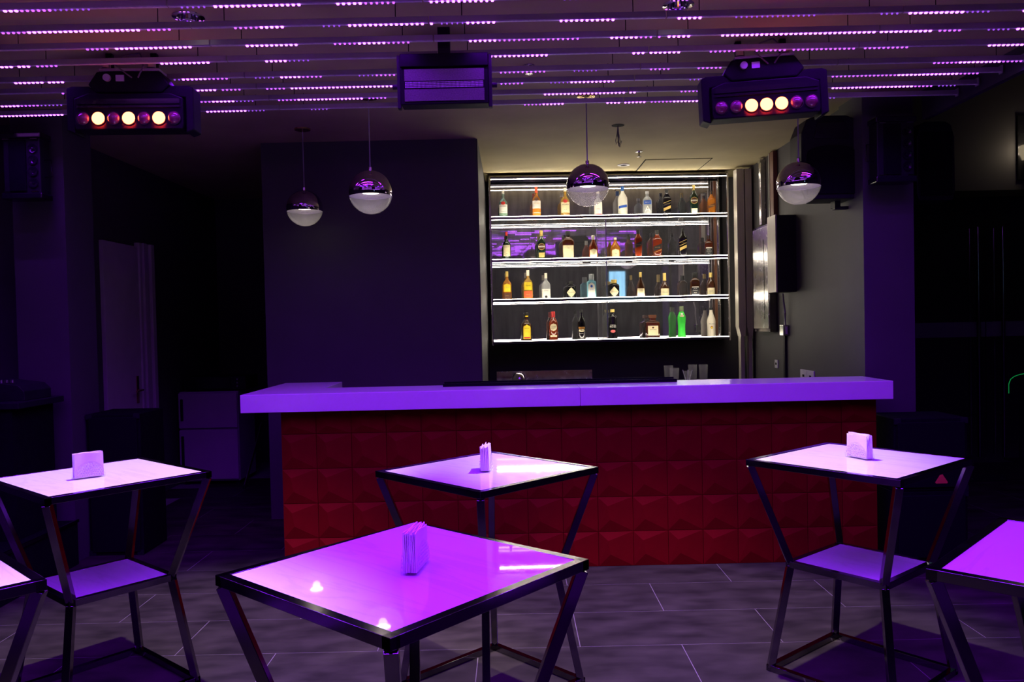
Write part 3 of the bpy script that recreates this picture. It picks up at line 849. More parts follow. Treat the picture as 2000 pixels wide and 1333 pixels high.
MB().box((-0.01, -0.04, 0), (0, 0.04, 0.075)).build('socket_plate', 'switch_white', so, bevel=0.002)
MB().box((-0.012, -0.015, 0.03), (-0.01, 0.015, 0.05)).build('socket_hole', 'black_matte', so)
s2 = thing('double_socket', 'pale double socket plate on the wall just behind the countertop', 'socket', (RX, 6.72, 1.05))
for yy in (-0.078, 0.078):
    MB().box((-0.01, yy - 0.075, 0), (0, yy + 0.075, 0.09)).build('socket_plate', 'switch_white', s2, bevel=0.002)
    MB().box((-0.012, yy - 0.02, 0.03), (-0.01, yy + 0.02, 0.05)).build('socket_hole', 'black_matte', s2)

# ================================================================== tables
TA, TM, TB_, TH, TMH = 0.690, 0.4536, 0.582, 0.953, 0.497
RW = 0.028


def make_table():
    t = thing('bar_table', 'table', 'table', (0, 0, 0))
    cs = ((-1, -1), (1, -1), (1, 1), (-1, 1))

    def ring(size, z, nm):
        h = size / 2 - RW / 2
        m_ = MB()
        for (a_, b_) in (((-h, -h), (h, -h)), ((h, -h), (h, h)), ((h, h), (-h, h)), ((-h, h), (-h, -h))):
            d = Vector((b_[0] - a_[0], b_[1] - a_[1], 0)).normalized() * RW / 2
            m_.bar((a_[0] - d.x, a_[1] - d.y, z), (b_[0] + d.x, b_[1] + d.y, z), RW, RW)
        return m_.build(nm, 'dark_steel', t, bevel=0.0015)
    ring(TA, TH - RW / 2, 'top_frame')
    ring(TM, TMH - RW / 2, 'shelf_frame')
    ring(TB_, RW / 2, 'base_frame')
    h = TA / 2 - RW * 0.82
    MB().box((-h, -h, TH - 0.020), (h, h, TH - 0.002)).build('marble_top', 'marble', t, bevel=0.0012)
    h = TM / 2 - RW * 0.82
    MB().box((-h, -h, TMH - 0.020), (h, h, TMH - 0.002)).build('marble_shelf', 'marble', t, bevel=0.0012)
    for sx, sy in cs:
        a_ = TA / 2 - RW / 2
        b_ = TM / 2 - RW / 2
        c_ = TB_ / 2 - RW / 2
        m_ = MB()
        dg = Vector((-sy, sx, 0))
        m_.bar((sx * a_, sy * a_, TH - RW), (sx * b_, sy * b_, TMH - 0.004), RW * 1.1, RW * 1.1, up=dg)
        m_.bar((sx * b_, sy * b_, TMH - RW + 0.004), (sx * c_, sy * c_, RW * 0.5), RW * 1.1, RW * 1.1, up=dg)
        m_.build('leg', 'dark_steel', t, bevel=0.0015)
    return t


tables = {}
proto = make_table()
spots = [
    ('A', (-1.844, 3.581), -0.710, 'square marble-topped high table beside the black stage, lit almost white'),
    ('C', (1.520, 3.570), -0.883, 'square marble-topped high table near the stacked black speakers'),
    ('D', (-0.123, 3.523), -0.804, 'square marble-topped high table standing before the middle of the red bar'),
    ('E', (-0.294, 2.115), -0.716, 'violet-lit marble high table with globe lamps mirrored in its top'),
]
# the two tables cut by the frame: placed by the corner the photograph shows
gL, gB = PZ(1807.6, 1111, TH), PZ(1955.5, 1008, TH)
ga = math.atan2(gB.y - gL.y, gB.x - gL.x)            # edge from the near corner to the far corner
gc = gL + Vector((math.cos(ga) + math.sin(ga), math.sin(ga) - math.cos(ga), 0)) * TA / 2
spots.append(('G', (gc.x, gc.y), ga, 'bare square marble-topped high table next to the one by the speakers'))
hR, hB = PZ(92, 1132, TH), PZ(0, 1076, TH)
ha = math.atan2(hB.y - hR.y, hB.x - hR.x)
hc = hR + Vector((math.cos(ha) - math.sin(ha), math.sin(ha) + math.cos(ha), 0)) * TA / 2
spots.append(('H', (hc.x, hc.y), ha, 'brightly lit bare marble high table next to the one by the stage'))
for i, (k, xy, an, lab) in enumerate(spots):
    t = proto if i == 0 else copy_tree(proto)
    t.location = (xy[0], xy[1], 0)
    t.rotation_euler = (0, 0, an)
    tag(t, lab, 'table', 'marble high tables')
    if k == 'E':                                   # this marble sheet lies slightly out of level
        for ch_ in t.children:
            if ch_.name.startswith('marble_top'):
                v_ = Vector((1, 0, 0))
                v_.rotate(Matrix.Rotation(-an, 3, 'Z'))
                ch_.rotation_mode = 'QUATERNION'
                off_ = Matrix.Translation((0, 0, TH)) @ Matrix.Rotation(0.016, 4, v_) @ Matrix.Translation((0, 0, -TH))
                ch_.matrix_basis = off_
    tables[k] = t

# ------------------------------------------------------------------ napkin holders
NW, ND, NH = 0.125, 0.046, 0.075


def make_holder():
    t = thing('napkin_holder', 'holder', 'napkin holder')
    MB().box((-NW / 2, -ND / 2, 0), (NW / 2, ND / 2, 0.006)).build('tray', 'acrylic', t, bevel=0.001)
    for sy in (-1, 1):
        y = sy * (ND / 2 - 0.0015)
        pts = [(-NW / 2, 0.006), (NW / 2, 0.006), (NW / 2, 0.02)] + [(NW / 2 * 0.94 * math.cos(a_ * math.pi / 14), 0.02 + (NH - 0.02) * math.sin(a_ * math.pi / 14)) for a_ in range(0, 15)] + [(-NW / 2, 0.02)]
        o = MB().prism(pts, y - 0.0012, y + 0.0012).build('side_plate', 'acrylic', t)
        m_ = MB()
        for i in range(-6, 7):
            for j in range(6):
                x = i * 0.0095 + (0.0047 if j % 2 else 0)
                z = 0.016 + j * 0.0095
                if (x / (NW / 2 * 0.9)) ** 2 + ((z - 0.015) / (NH - 0.02)) ** 2 < 0.9:
                    q_ = 0.0040
                    yy = y + sy * 0.0012
                    m_.add([(x - q_, yy, z), (x, yy, z - q_), (x + q_, yy, z), (x, yy, z + q_), (x, yy + sy * 0.0018, z)],
                           [(0, 1, 4), (1, 2, 4), (2, 3, 4), (3, 0, 4)] if sy < 0 else [(1, 0, 4), (2, 1, 4), (3, 2, 4), (0, 3, 4)])
        tag(m_.build('lattice', 'acrylic_frost', o), kind='stuff')
    return t


def make_napkins(seed):
    rr = random.Random(seed)
    m_ = MB()
    ns = 9
    for k in range(ns):
        y = (k - (ns - 1) / 2) * 0.0041
        top_ = 0.108 + rr.uniform(-0.004, 0.004)
        lean = rr.uniform(-0.002, 0.002)
        nx = 8
        vs_, fs = [], []
        sh = rr.uniform(-0.003, 0.003)
        for j in range(5):
            z = 0.0065 + (top_ - 0.0065) * j / 4
            for i in range(nx + 1):
                u = i / nx
                x = -NW / 2 * 0.92 + NW * 0.92 * u + sh * j / 4
                wob = (0.0012 * math.sin(u * 7 + k) + lean) * (j / 4) ** 2
                dz = 0.0025 * math.sin(u * 5 + k * 1.7) * (j == 4)
                vs_.append((x, y - 0.0015 + wob, z + dz))
        nn = len(vs_)
        vs_ += [(x, yy + 0.0030, z) for x, yy, z in vs_]
        for j in range(4):
            for i in range(nx):
                a_ = j * (nx + 1) + i
                fs.append((a_, a_ + 1, a_ + nx + 2, a_ + nx + 1))
                fs.append((nn + a_ + nx + 1, nn + a_ + nx + 2, nn + a_ + 1, nn + a_))
        tr_ = 4 * (nx + 1)
        for i in range(nx):
            fs.append((tr_ + i, tr_ + i + 1, nn + tr_ + i + 1, nn + tr_ + i))
        for j in range(4):
            a_ = j * (nx + 1)
            fs.append((a_, a_ + nx + 1, nn + a_ + nx + 1, nn + a_))
            a_ += nx
            fs.append((a_ + nx + 1, a_, nn + a_, nn + a_ + nx + 1))
        m_.add(vs_, fs)
    return m_


hold = make_holder()
nspots = [
    ((173, 933), 0.72, 'by the black stage', 'near the stage'),
    ((1679, 895), 1.95, 'by the stacked speakers', 'near the speakers'),
    ((950, 918), 1.50, 'before the middle of the red bar', 'before the red bar'),
    ((812, 1110), 1.42, 'with the mirrored globe lamps', 'with mirrored globes'),
]
for i, (px, an, wh, wh2) in enumerate(nspots):
    h_ = hold if i == 0 else copy_tree(hold)
    p_ = PZ(px[0], px[1], TH)
    h_.location = (p_.x, p_.y, TH - 0.002)
    h_.rotation_euler = (0, 0, an)
    tag(h_, 'clear plastic napkin holder on the table ' + wh, 'napkin holder', 'napkin holders on the tables')
    nk = make_napkins(i).build('napkin_stack', 'paper')
    nk.location = (p_.x, p_.y, TH - 0.002)
    nk.rotation_euler = (0, 0, an)
    tag(nk, 'upright stack of white paper napkins on the table ' + wh2, 'napkins', 'stacks of paper napkins')

# ================================================================== ceiling LED strips
LZ = 2.95
row_y = [2, 39.5, 75, 106, 138, 160, 182.7, 202]
row_x = [900] + [1140] * 7
ROWS = [PZ(x, y, LZ).y for x, y in zip(row_x, row_y)]
LIT = [
    [(0, 41, 2), (41, 102, 1), (102, 180, .3), (350, 405, .5), (410, 590, 2), (655, 712, 2), (712, 775, 1), (840, 962, 2), (1095, 1150, 1)],
    [(0, 52, 1.3), (55, 275, 2), (280, 332, 1), (450, 500, 1.3), (505, 560, 2), (622, 672, .6), (678, 850, 2), (855, 905, .6), (912, 965, 1.5), (1087, 1200, 2), (1317, 1373, 1.6), (1435, 1500, .6), (1500, 1600, .3), (1715, 1765, .7), (1770, 1880, 2), (1883, 1935, .7), (1995, 2060, 1.5)],
    [(0, 5, .7), (168, 215, 1), (218, 375, 2), (482, 587, 1.6), (645, 695, 1), (700, 750, 2), (755, 805, 1.2), (918, 970, 1.6), (970, 1130, .9), (1190, 1243, 2), (1245, 1296, 1), (1298, 1353, 2), (1407, 1500, 1.6), (1500, 1825, 2), (1828, 1875, .9), (1930, 1975, .7), (1982, 2060, 2)],
    [(0, 62, 1.7), (65, 112, 1), (308, 410, 1.5), (514, 560, 1.7), (562, 610, .7), (955, 1075, 1.5), (1230, 1278, 1.5), (1280, 1330, 1.8), (1385, 1440, 1.2), (1470, 1540, .9), (1545, 1680, 1.2), (1683, 1775, .8), (1925, 2050, 1.5)],
    [(28, 127, 1.6), (338, 352, .6), (354, 400, 1.6), (402, 445, 1), (495, 540, .7), (543, 587, 1.7), (590, 633, .8), (700, 732, .4), (735, 770, 1), (975, 1070, 1.2), (1120, 1165, .6), (1265, 1310, 1.1), (1360, 1415, 1), (1823, 1870, 1), (1870, 1957, 1.7), (1960, 2010, .9)],
    [(118, 124, 1), (380, 425, 1.6), (428, 470, .8), (517, 560, 1), (562, 783, 1.8), (975, 1020, 1.2), (1070, 1110, .7), (1113, 1205, 1.5), (1345, 1375, .6), (1620, 1750, 1.2), (1750, 1870, 1.7), (1870, 1912, 1)],
    [(0, 35, 1.7), (37, 78, 1.2), (80, 120, .5), (380, 415, 1.2), (415, 455, 1.7), (458, 495, .6), (540, 580, 1), (583, 712, 1.7), (715, 755, .9), (1063, 1240, 1.4), (1325, 1375, 1), (1620, 1785, 1.6), (1785, 1825, 1.1), (1830, 1865, .4)],
    [(-60, 125, 1.7), (400, 480, 1.5), (480, 518, .6), (603, 642, .5), (852, 888, 1), (890, 935, 1.7), (1020, 1060, .8), (1060, 1100, 1.5), (1185, 1225, 1.4), (1228, 1265, 1.5), (1270, 1310, .9), (1310, 1378, 1.4), (1620, 1632, .4)],
]
SEG = [-3.57, -2.495, -1.42, -0.345, 0.73, 1.80, 2.815]
PITCH = 0.0235
strip_rows = []
for yy, lit, y0 in zip(ROWS, LIT, row_y):
    runs = []
    for a_, b_, lv in lit:
        runs.append((P(a_, y0, yy).x, P(b_, y0, yy).x, lv))
    strip_rows.append((yy, runs))
step = 0.235
rr = random.Random(3)
for k in range(1, 12):                                   # the rows go on overhead behind the camera
    runs = []
    x = -3.5
    while x < 2.7:
        ln = rr.uniform(0.12, 0.6)
        if rr.random() < 0.85:
            runs.append((x, min(x + ln, 2.78), rr.choice((1.2, 1.7, 2.0, 2.0))))
        x += ln + rr.uniform(0.02, 0.12)
    strip_rows.append((ROWS[0] - step * k, runs))

chan_me = {}


def channel(ln):
    key = round(ln, 3)
    if key not in chan_me:
        m_ = MB()
        g_ = 0.003
        m_.box((g_, -0.011, 0.004), (ln - g_, 0.011, 0.030))
        a_ = m_.mesh('channel', 'alu', bevel=0.0015)
        b_ = MB().box((g_, -0.008, 0.0015), (ln - g_, 0.008, 0.004)).mesh('circuit_board', 'pcb')
        c_ = MB().tube([(0, 0, 0.030), (0, 0, CEILA - LZ)], 0.002, 6)
        chan_me[key] = (a_, b_, c_.mesh('hanger', 'black_matte'))
    return chan_me[key]


ORD = 'first second third fourth fifth sixth seventh eighth ninth tenth eleventh twelfth thirteenth fourteenth fifteenth sixteenth seventeenth eighteenth nineteenth'.split()
order = sorted(range(len(strip_rows)), key=lambda k: -strip_rows[k][0])
rank = {k: i for i, k in enumerate(order)}
for ri, (yy, runs) in enumerate(strip_rows):
    for si in range(len(SEG) - 1):
        x0, x1 = SEG[si], SEG[si + 1]
        t = thing('led_strip', 'violet light strip, ' + ORD[rank[ri]] + ' row from the bar, ' + ORD[len(SEG) - 2 - si] + " strip from the ceiling's fascia end", 'light strip', (x0, yy, LZ), group='violet light strips across the ceiling')
        a_, b_, c_ = channel(x1 - x0)
        obj('channel', a_, t)
        obj('circuit_board', b_, t)
        obj('hanger', c_, t, (0.15, 0, 0))
        obj('hanger', c_, t, (x1 - x0 - 0.15, 0, 0))
        if si == len(SEG) - 2:
            MB().box((x1 - x0 - 0.003, -0.016, -0.006), (x1 - x0 + 0.004, 0.016, 0.040)).build('end_cap', 'alu', t)
        dots = {'led_bright': MB(), 'led_mid': MB(), 'led_dim': MB()}
        n = int((x1 - x0) / PITCH)
        for j in range(n):
            X = x0 + (j + 0.5) * PITCH
            lv = 0
            for (r0, r1, l_) in runs:
                if r0 <= X <= r1:
                    lv = l_
            if lv <= 0:
                continue
            key = 'led_bright' if lv >= 1.4 else 'led_mid' if lv >= 0.75 else 'led_dim'
            s_ = 0.0048 if lv >= 1.4 else 0.004 if lv >= 0.75 else 0.003
            lx = X - x0
            dots[key].add([(lx - s_, -s_, -0.0045), (lx + s_, -s_, -0.0045), (lx + s_, s_, -0.0045), (lx - s_, s_, -0.0045),
                           (lx - s_ * 1.25, -s_ * 1.25, 0.0018), (lx + s_ * 1.25, -s_ * 1.25, 0.0018), (lx + s_ * 1.25, s_ * 1.25, 0.0018), (lx - s_ * 1.25, s_ * 1.25, 0.0018)],
                          [(0, 3, 2, 1), (0, 1, 5, 4), (1, 2, 6, 5), (2, 3, 7, 6), (3, 0, 4, 7)])
        for key, m_ in dots.items():
            if m_.v:
                tag(m_.build('led_dots' if ri < len(ROWS) else 'led_dots_offscreen', key, t), kind='stuff')
        if ri >= len(ROWS):                      # one lamp for all lit runs of a strip overhead
            tot = sum(max(0, min(r1, x1) - max(r0, x0)) * l_ for r0, r1, l_ in runs)
            lamp('led_light_offscreen', 'AREA', t, ((x1 - x0) / 2, 0, -0.006), LED_W * tot / 2, VIOLET, shape='RECTANGLE', size=x1 - x0, size_y=0.012, spread=math.radians(145))
            continue
        for (r0, r1, l_) in runs:
            a0, a1 = max(r0, x0), min(r1, x1)
            if a1 - a0 > 0.03 and l_ >= 0.5:
                lamp('led_light', 'AREA', t, ((a0 + a1) / 2 - x0, 0, -0.006), LED_W * (a1 - a0) * l_ / 2, VIOLET, shape='RECTANGLE', size=a1 - a0, size_y=0.012, spread=math.radians(145))

# ================================================================== downlights
def downlight(x, y, label, watts, off=''):
    t = thing('downlight', label, 'downlight', (x, y, CEILA))
    MB().lathe([(0.074, 0.0), (0.073, -0.005), (0.054, -0.006), (0.050, 0.0)], 32, caps=False).build('trim_ring', 'bright_chrome', t, smooth=True)
    MB().lathe([(0.0495, -0.003), (0.042, 0.03), (0.030, 0.060)], 24, caps=False).build('reflector', 'bright_chrome', t)
    MB().lathe([(0.030, 0.060), (0.001, 0.061)], 24, caps=False).build('lamp_face' + off, 'lamp_core', t)
    lamp('spot_light' + off, 'SPOT', t, (0, 0, -0.012), watts, (1.0, 0.80, 0.74), spot_size=math.radians(64), spot_blend=0.55, shadow_soft_size=0.02)
    return t


for k, (c0, lab) in enumerate(zip(DOWNS, ('round chrome recessed downlight over the table by the stage', 'round chrome recessed downlight over the middle tables', 'round chrome recessed downlight further from the bar, on the stage side'))):
    downlight(c0.x, c0.y, lab, DOWN_W, '_offscreen' if k == 2 else '')
q = PZ(1218, 322, CEIL)
ms = thing('mini_spot', 'tiny round ceiling spot before the bottle shelves', 'downlight', (q.x, q.y, CEIL))
MB().lathe([(0.06, 0), (0.06, -0.006), (0.035, -0.008), (0.03, 0)], 24, caps=False).build('trim_ring', 'switch_white', ms, smooth=True)
MB().lathe([(0.032, -0.003), (0.001, -0.002)], 20, caps=False).build('lamp_face', 'black_matte', ms)


def sprinkler(px, py, label, zc=CEIL):
    q_ = PZ(px, py, zc)
    t_ = thing('sprinkler', label, 'sprinkler', (q_.x, q_.y, zc))
    MB().lathe([(0.035, 0), (0.033, -0.006), (0.012, -0.010)], 20).build('rose', 'steel', t_, smooth=True)
    MB().lathe([(0.008, -0.010), (0.008, -0.045)], 12).build('stem', 'steel', t_)
    MB().lathe([(0.022, -0.045), (0.022, -0.049)], 16).build('deflector', 'steel', t_)


sprinkler(1248, 296, 'small steel fire sprinkler in the ceiling by the bottle shelves')
sprinkler(1033, 128, 'small steel fire sprinkler between the violet light strips', CEILA)
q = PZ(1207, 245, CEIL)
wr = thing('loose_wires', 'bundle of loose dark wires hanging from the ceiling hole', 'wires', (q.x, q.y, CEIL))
MB().lathe([(0.05, 0), (0.05, -0.002), (0.001, -0.002)], 20).build('hole_shade_disc', 'black_matte', wr)  # black disc paints the darkness inside the ceiling hole
for k, (dx, dz) in enumerate(((-0.02, -0.15), (-0.008, -0.10), (0.006, -0.17), (0.014, -0.14), (0.0, -0.16))):
    MB().tube([(0, 0, 0), (dx * 0.4, 0.004 * k, dz * 0.4), (dx, 0.003 * k, dz * 0.8), (dx * 1.2 + 0.006, 0.004 * k, dz), (dx + 0.012, 0.003, dz * 0.85)], 0.0028, 6).build('wire', 'cable', wr, smooth=True)

# ================================================================== pendants
def pendant(px, py, Y, rad, label):
    c_ = P(px, py, Y)
    t = thing('pendant_lamp', label, 'pendant lamp', (c_.x, Y, c_.z), group='globe pendant lamps over the bar')
    R = rad
    zb = -0.18 * R
    pr = []
    for k in range(0, 19):
        z = zb + (R - zb) * k / 18
        pr.append((math.sqrt(max(1e-6, R * R - z * z)), z))
    pr[-1] = (0.004, R)
    MB().lathe(pr, 48, caps=False).build('chrome_cap', 'chrome', t, smooth=True)
    pr = []
    for k in range(0, 17):
        a_ = -math.pi / 2 + (math.asin(zb / R) + math.pi / 2) * k / 16
        pr.append((max(0.001, R * math.cos(a_)), R * math.sin(a_)))
    MB().lathe(pr, 48, caps=False).build('glass_bowl', 'globe_glass', t, smooth=True)
    MB().lathe([(R * 0.97, zb), (R * 0.36, zb + 0.02)], 40, caps=False).build('reflector', 'pcb', t, smooth=True)
    MB().lathe([(R * 0.36, zb + 0.02), (0.001, zb + 0.02)], 32, caps=False).build('lamp_disc', 'lamp_core', t)
    top_z = CEIL - c_.z
    MB().lathe([(0.012, R - 0.004), (0.012, R + 0.02), (0.005, R + 0.025)], 16).build('collar', 'chrome', t, smooth=True)
    MB().tube([(0, 0, R + 0.02), (0, 0, top_z)], 0.004, 8).build('cord', 'cable_grey', t)
    MB().lathe([(0.062, top_z), (0.060, top_z - 0.012), (0.02, top_z - 0.022), (0.006, top_z - 0.024)], 28).build('canopy', 'brass', t, smooth=True)
    lamp('lamp_light', 'POINT', t, (0, 0, zb - 0.01), 0.15, (1.0, 0.85, 0.68), shadow_soft_size=0.03)


pendant(595, 407, 6.25, 0.138, 'small-looking globe pendant with chrome top hanging before the plain wall panel')
pendant(724, 376, 5.42, 0.145, 'chrome-topped globe pendant hanging next to the one by the wall panel')
pendant(1148, 362, 5.50, 0.144, 'chrome-topped globe pendant hanging in front of the bottle shelves')
pendant(1560, 358, 5.45, 0.144, 'chrome-topped globe pendant hanging beside the big wall speaker')

# ================================================================== stage lights
def light_bar(px, py, Y, lit, rz, tilt, label):
    c_ = P(px, py, Y)
    t = thing('stage_light_bar', label, 'stage light', (c_.x, Y, c_.z), rz)
    t.rotation_euler = (0, tilt, rz)
    t.scale = (1.05, 1.0, 1.05)
    MB().prism([(-0.26, -0.055), (0.26, -0.055), (0.265, -0.03), (0.265, 0.10), (0.20, 0.125), (-0.20, 0.125), (-0.265, 0.10), (-0.265, -0.03)], -0.02, 0.11).build('lamp_head', 'fixture_black', t, bevel=0.006)
    MB().box((-0.25, -0.028, 0.052), (0.25, -0.018, 0.062)).build('head_ridge', 'black_gloss', t)
    MB().box((-0.25, -0.026, 0.070), (0.25, -0.018, 0.095)).build('visor', 'black_gloss', t)
    for sx in (-1, 1):
        MB().prism([(sx * 0.27, -0.07), (sx * 0.31, -0.055), (sx * 0.31, 0.155), (sx * 0.285, 0.165), (sx * 0.20, 0.165), (sx * 0.14, 0.125), (sx * 0.27, 0.105)][::1 if sx > 0 else -1], 0.0, 0.12).build('yoke_arm', 'fixture_black', t, bevel=0.006)
    MB().prism([(-0.16, 0.13), (0.16, 0.13), (0.20, 0.17), (0.155, 0.235), (-0.155, 0.235), (-0.20, 0.17)], -0.01, 0.12).build('base_box', 'fixture_black', t, bevel=0.008)
    MB().box((-0.14, -0.016, 0.236), (0.15, 0.10, 0.248)).build('mount_plate', 'alu', t)
    MB().tube([(-0.10, -0.014, 0.20), (-0.10, -0.03, 0.20)], 0.018, 16).build('socket', 'alu', t, smooth=True)
    MB().box((-0.06, -0.016, 0.185), (-0.02, -0.009, 0.215)).build('connector', 'alu', t)
    ztop = (CEILA - c_.z) / 1.05
    for sx in (-0.11, 0.11):
        MB().box((sx - 0.015, 0.03, 0.248), (sx + 0.015, 0.06, ztop)).build('hanging_clamp', 'fixture_black', t)
        MB().lathe([(0.022, 0.252), (0.022, 0.285)], 14, cen=(sx, 0.0, 0)).build('clamp_knob', 'bright_chrome', t, smooth=True)
    MB().tube([(0.02, -0.02, 0.20), (-0.05, -0.045, 0.255), (-0.02, -0.03, 0.30), (0.05, 0.0, ztop - 0.01)], 0.004, 6).build('cable', 'cable', t, smooth=True)
    MB().tube([(0.05, -0.02, 0.20), (0.085, -0.04, 0.25), (0.07, -0.02, 0.30), (0.055, 0.0, ztop - 0.01)], 0.004, 6).build('cable', 'cable', t, smooth=True)
    for k in range(7):
        x = (k - 3) * 0.0735
        on = k in lit
        pr = [(0.031, 0), (0.030, 0.008), (0.022, 0.018), (0.010, 0.024), (0.001, 0.025)]
        m_ = MB().lathe(pr, 24)
        m_.v = [(x_, -0.02 - z_, y_) for x_, y_, z_ in m_.v]
        o = m_.build('lens', 'red_led' if on else 'lens_dark', t, smooth=True, angle=80)
        o.location = (x, 0, 0)
        r_ = MB().lathe([(0.035, 0), (0.035, 0.006), (0.031, 0.006), (0.031, 0)], 24, caps=False)
        r_.v = [(x_, -0.02 - z_, y_) for x_, y_, z_ in r_.v]
        ro = r_.build('lens_ring', 'black_gloss', t, smooth=True)
        ro.location = (x, 0, 0)
        if on:
            lamp('beam', 'SPOT', t, (x, -0.055, 0), 14.0, (1.0, 0.03, 0.015), rot=(math.radians(62), 0, 0), spot_size=math.radians(60), spot_blend=0.8, shadow_soft_size=0.02)
    return t


light_bar(255, 233, 4.27, (1, 3, 5), 0.05, 0.0, 'black stage light bar with three separated glowing red lenses')
light_bar(1495, 206, 4.27, (2, 3, 4), -0.06, -0.04, 'black stage light bar with three adjoining glowing red lenses')

# flat LED panel
c_ = P(868, 165, 4.0)
lp = thing('strobe_panel', 'flat black strobe panel light hung between the violet strips', 'stage light', (c_.x, 4.0, c_.z))
MB().prism([(-0.215, -0.095), (0.215, -0.095), (0.215, 0.085), (-0.215, 0.085)], 0.0, 0.10).build('housing', 'fixture_black', lp, bevel=0.005)
MB().box((-0.215, -0.01, 0.087), (0.215, 0.10, 0.150)).build('back_plate', 'fixture_black', lp, bevel=0.003)
MB().box((-0.195, -0.006, 0.018), (0.195, 0.0, 0.075)).build('lens_panel', 'panel_lens', lp)
MB().box((-0.195, -0.006, -0.080), (0.195, 0.0, -0.022)).build('lens_panel', 'panel_lens', lp)
m_ = MB()
for k in range(62):
    for zz in (-0.012, -0.004, 0.004, 0.012):
        m_.box((-0.192 + k * 0.0062, -0.004, zz - 0.0024), (-0.188 + k * 0.0062, 0.0, zz + 0.0024))
tag(m_.build('diode_row', 'pcb', lp), kind='stuff')
for sx in (-0.224, 0.224):
    MB().box((sx - 0.009, 0.01, -0.11), (sx + 0.009, 0.05, 0.15)).build('yoke_arm', 'black_plastic', lp, bevel=0.003)
    MB().tube([(sx * 1.04, 0.03, 0.0), (sx * 1.15, 0.03, 0.0)], 0.012, 12).build('yoke_knob', 'black_plastic', lp)
MB().box((-0.03, 0.02, 0.150), (0.03, 0.06, CEILA - c_.z)).build('hanging_clamp', 'black_plastic', lp)

# ================================================================== speakers
def column_speaker(px0, px1, py0, py1, Y, label, side):
    a_, b_ = P(px0, py1, Y), P(px1, py0, Y)
    W_, H_ = b_.x - a_.x, b_.z - a_.z
    t = thing('column_speaker', label, 'speaker', ((a_.x + b_.x) / 2, Y, a_.z))
    MB().box((-W_ / 2 + 0.012, 0.0, 0.03), (W_ / 2 - 0.012, 0.12, H_ - 0.03)).build('cabinet', 'black_plastic', t, bevel=0.008)
    for zz in (0.0, H_ - 0.04):
        MB().box((-W_ / 2, -0.015, zz), (W_ / 2, 0.12, zz + 0.04)).build('end_plate', 'black_gloss', t, bevel=0.008)
    for zz in (0.046, H_ - 0.046):
        for sx in (-1, 1):
            MB().box((sx * W_ * 0.34 - 0.022, -0.018, zz - 0.003), (sx * W_ * 0.34 + 0.022, -0.010, zz + 0.003)).build('end_bolt', 'bright_chrome', t)
    MB().box((-W_ * 0.30, -0.010, 0.05), (W_ * 0.12, 0.0, H_ - 0.05)).build('grille', 'black_matte', t, bevel=0.004)
    m_x = W_ * 0.28
    for k in range(4):
        zz = H_ * (0.24 + 0.17 * k)
        m_ = MB().lathe([(0.032, 0), (0.032, 0.008), (0.024, 0.008), (0.010, 0.002), (0.008, 0.006), (0.001, 0.007)], 20)
        m_.v = [(x_, -z_, y_) for x_, y_, z_ in m_.v]
        o = m_.build('driver', 'black_gloss', t, smooth=True)
        o.location = (m_x, 0, zz)
    MB().box((-0.03, 0.12, H_ * 0.4), (0.03, 5.56 - Y if px0 > 1000 else 5.55 - Y, H_ * 0.6)).build('wall_bracket', 'black_plastic', t)
    MB().tube([(side * W_ / 2 * 0.9, 0.05, H_ * 0.6), (side * (W_ / 2 + 0.035), 0.05, H_ * 0.6), (side * (W_ / 2 + 0.04), 0.05, H_ * 0.35), (side * W_ / 2 * 0.9, 0.05, H_ * 0.34)], 0.005, 6).build('bracket_loop', 'dark_steel', t)
    return t


column_speaker(5, 80, 258, 390, 5.36, 'narrow black column speaker on the pillar beside the stage', 1)
column_speaker(1710, 1789, 226, 357, 5.38, 'narrow black column speaker on the pillar at the bar end', -1)


def pa_speaker(px0, px1, py0, py1, Y, label, dep, rz, arched):
    a_, b_ = P(px0, py1, Y), P(px1, py0, Y)
    W_, H_ = b_.x - a_.x, b_.z - a_.z
    t = thing('wall_speaker', label, 'speaker', ((a_.x + b_.x) / 2, Y, a_.z), rz)
    w2 = W_ / 2
    prof = [(-w2 * 0.88, 0), (w2 * 0.88, 0), (w2, H_ * 0.1), (w2 * 0.98, H_ * 0.8), (w2 * 0.80, H_ * 0.96), (w2 * 0.5, H_), (-w2 * 0.5, H_), (-w2 * 0.80, H_ * 0.96), (-w2 * 0.98, H_ * 0.8), (-w2, H_ * 0.1)]
    MB().prism(prof, 0, dep).build('cabinet', 'black_plastic', t, bevel=0.008)
    if arched:
        gp = [(-w2 * 0.82, H_ * 0.06), (w2 * 0.82, H_ * 0.06), (w2 * 0.82, H_ * 0.52)] + [(w2 * 0.82 * math.cos(k * math.pi / 10), H_ * (0.54 + 0.10 * math.sin(k * math.pi / 10))) for k in range(1, 10)] + [(-w2 * 0.82, H_ * 0.52)]
        MB().prism(gp, -0.014, 0.0).build('grille', 'grille_mesh', t, bevel=0.003)
        MB().prism([(-w2 * 0.6, H_ * 0.72), (w2 * 0.6, H_ * 0.72), (w2 * 0.45, H_ * 0.92), (-w2 * 0.45, H_ * 0.92)], -0.01, 0.0).build('horn', 'black_gloss', t, bevel=0.004)
    else:
        MB().prism([(-w2 * 0.8, H_ * 0.06), (w2 * 0.8, H_ * 0.06), (w2 * 0.8, H_ * 0.86), (-w2 * 0.8, H_ * 0.86)], -0.012, 0).build('grille', 'black_matte', t, bevel=0.003)
        for zz in (0.25, 0.5, 0.75):
            MB().box((-w2 * 0.3, -0.018, H_ * zz - 0.006), (w2 * 0.6, -0.012, H_ * zz + 0.006)).build('grille_slot', 'black_gloss', t)
    return t


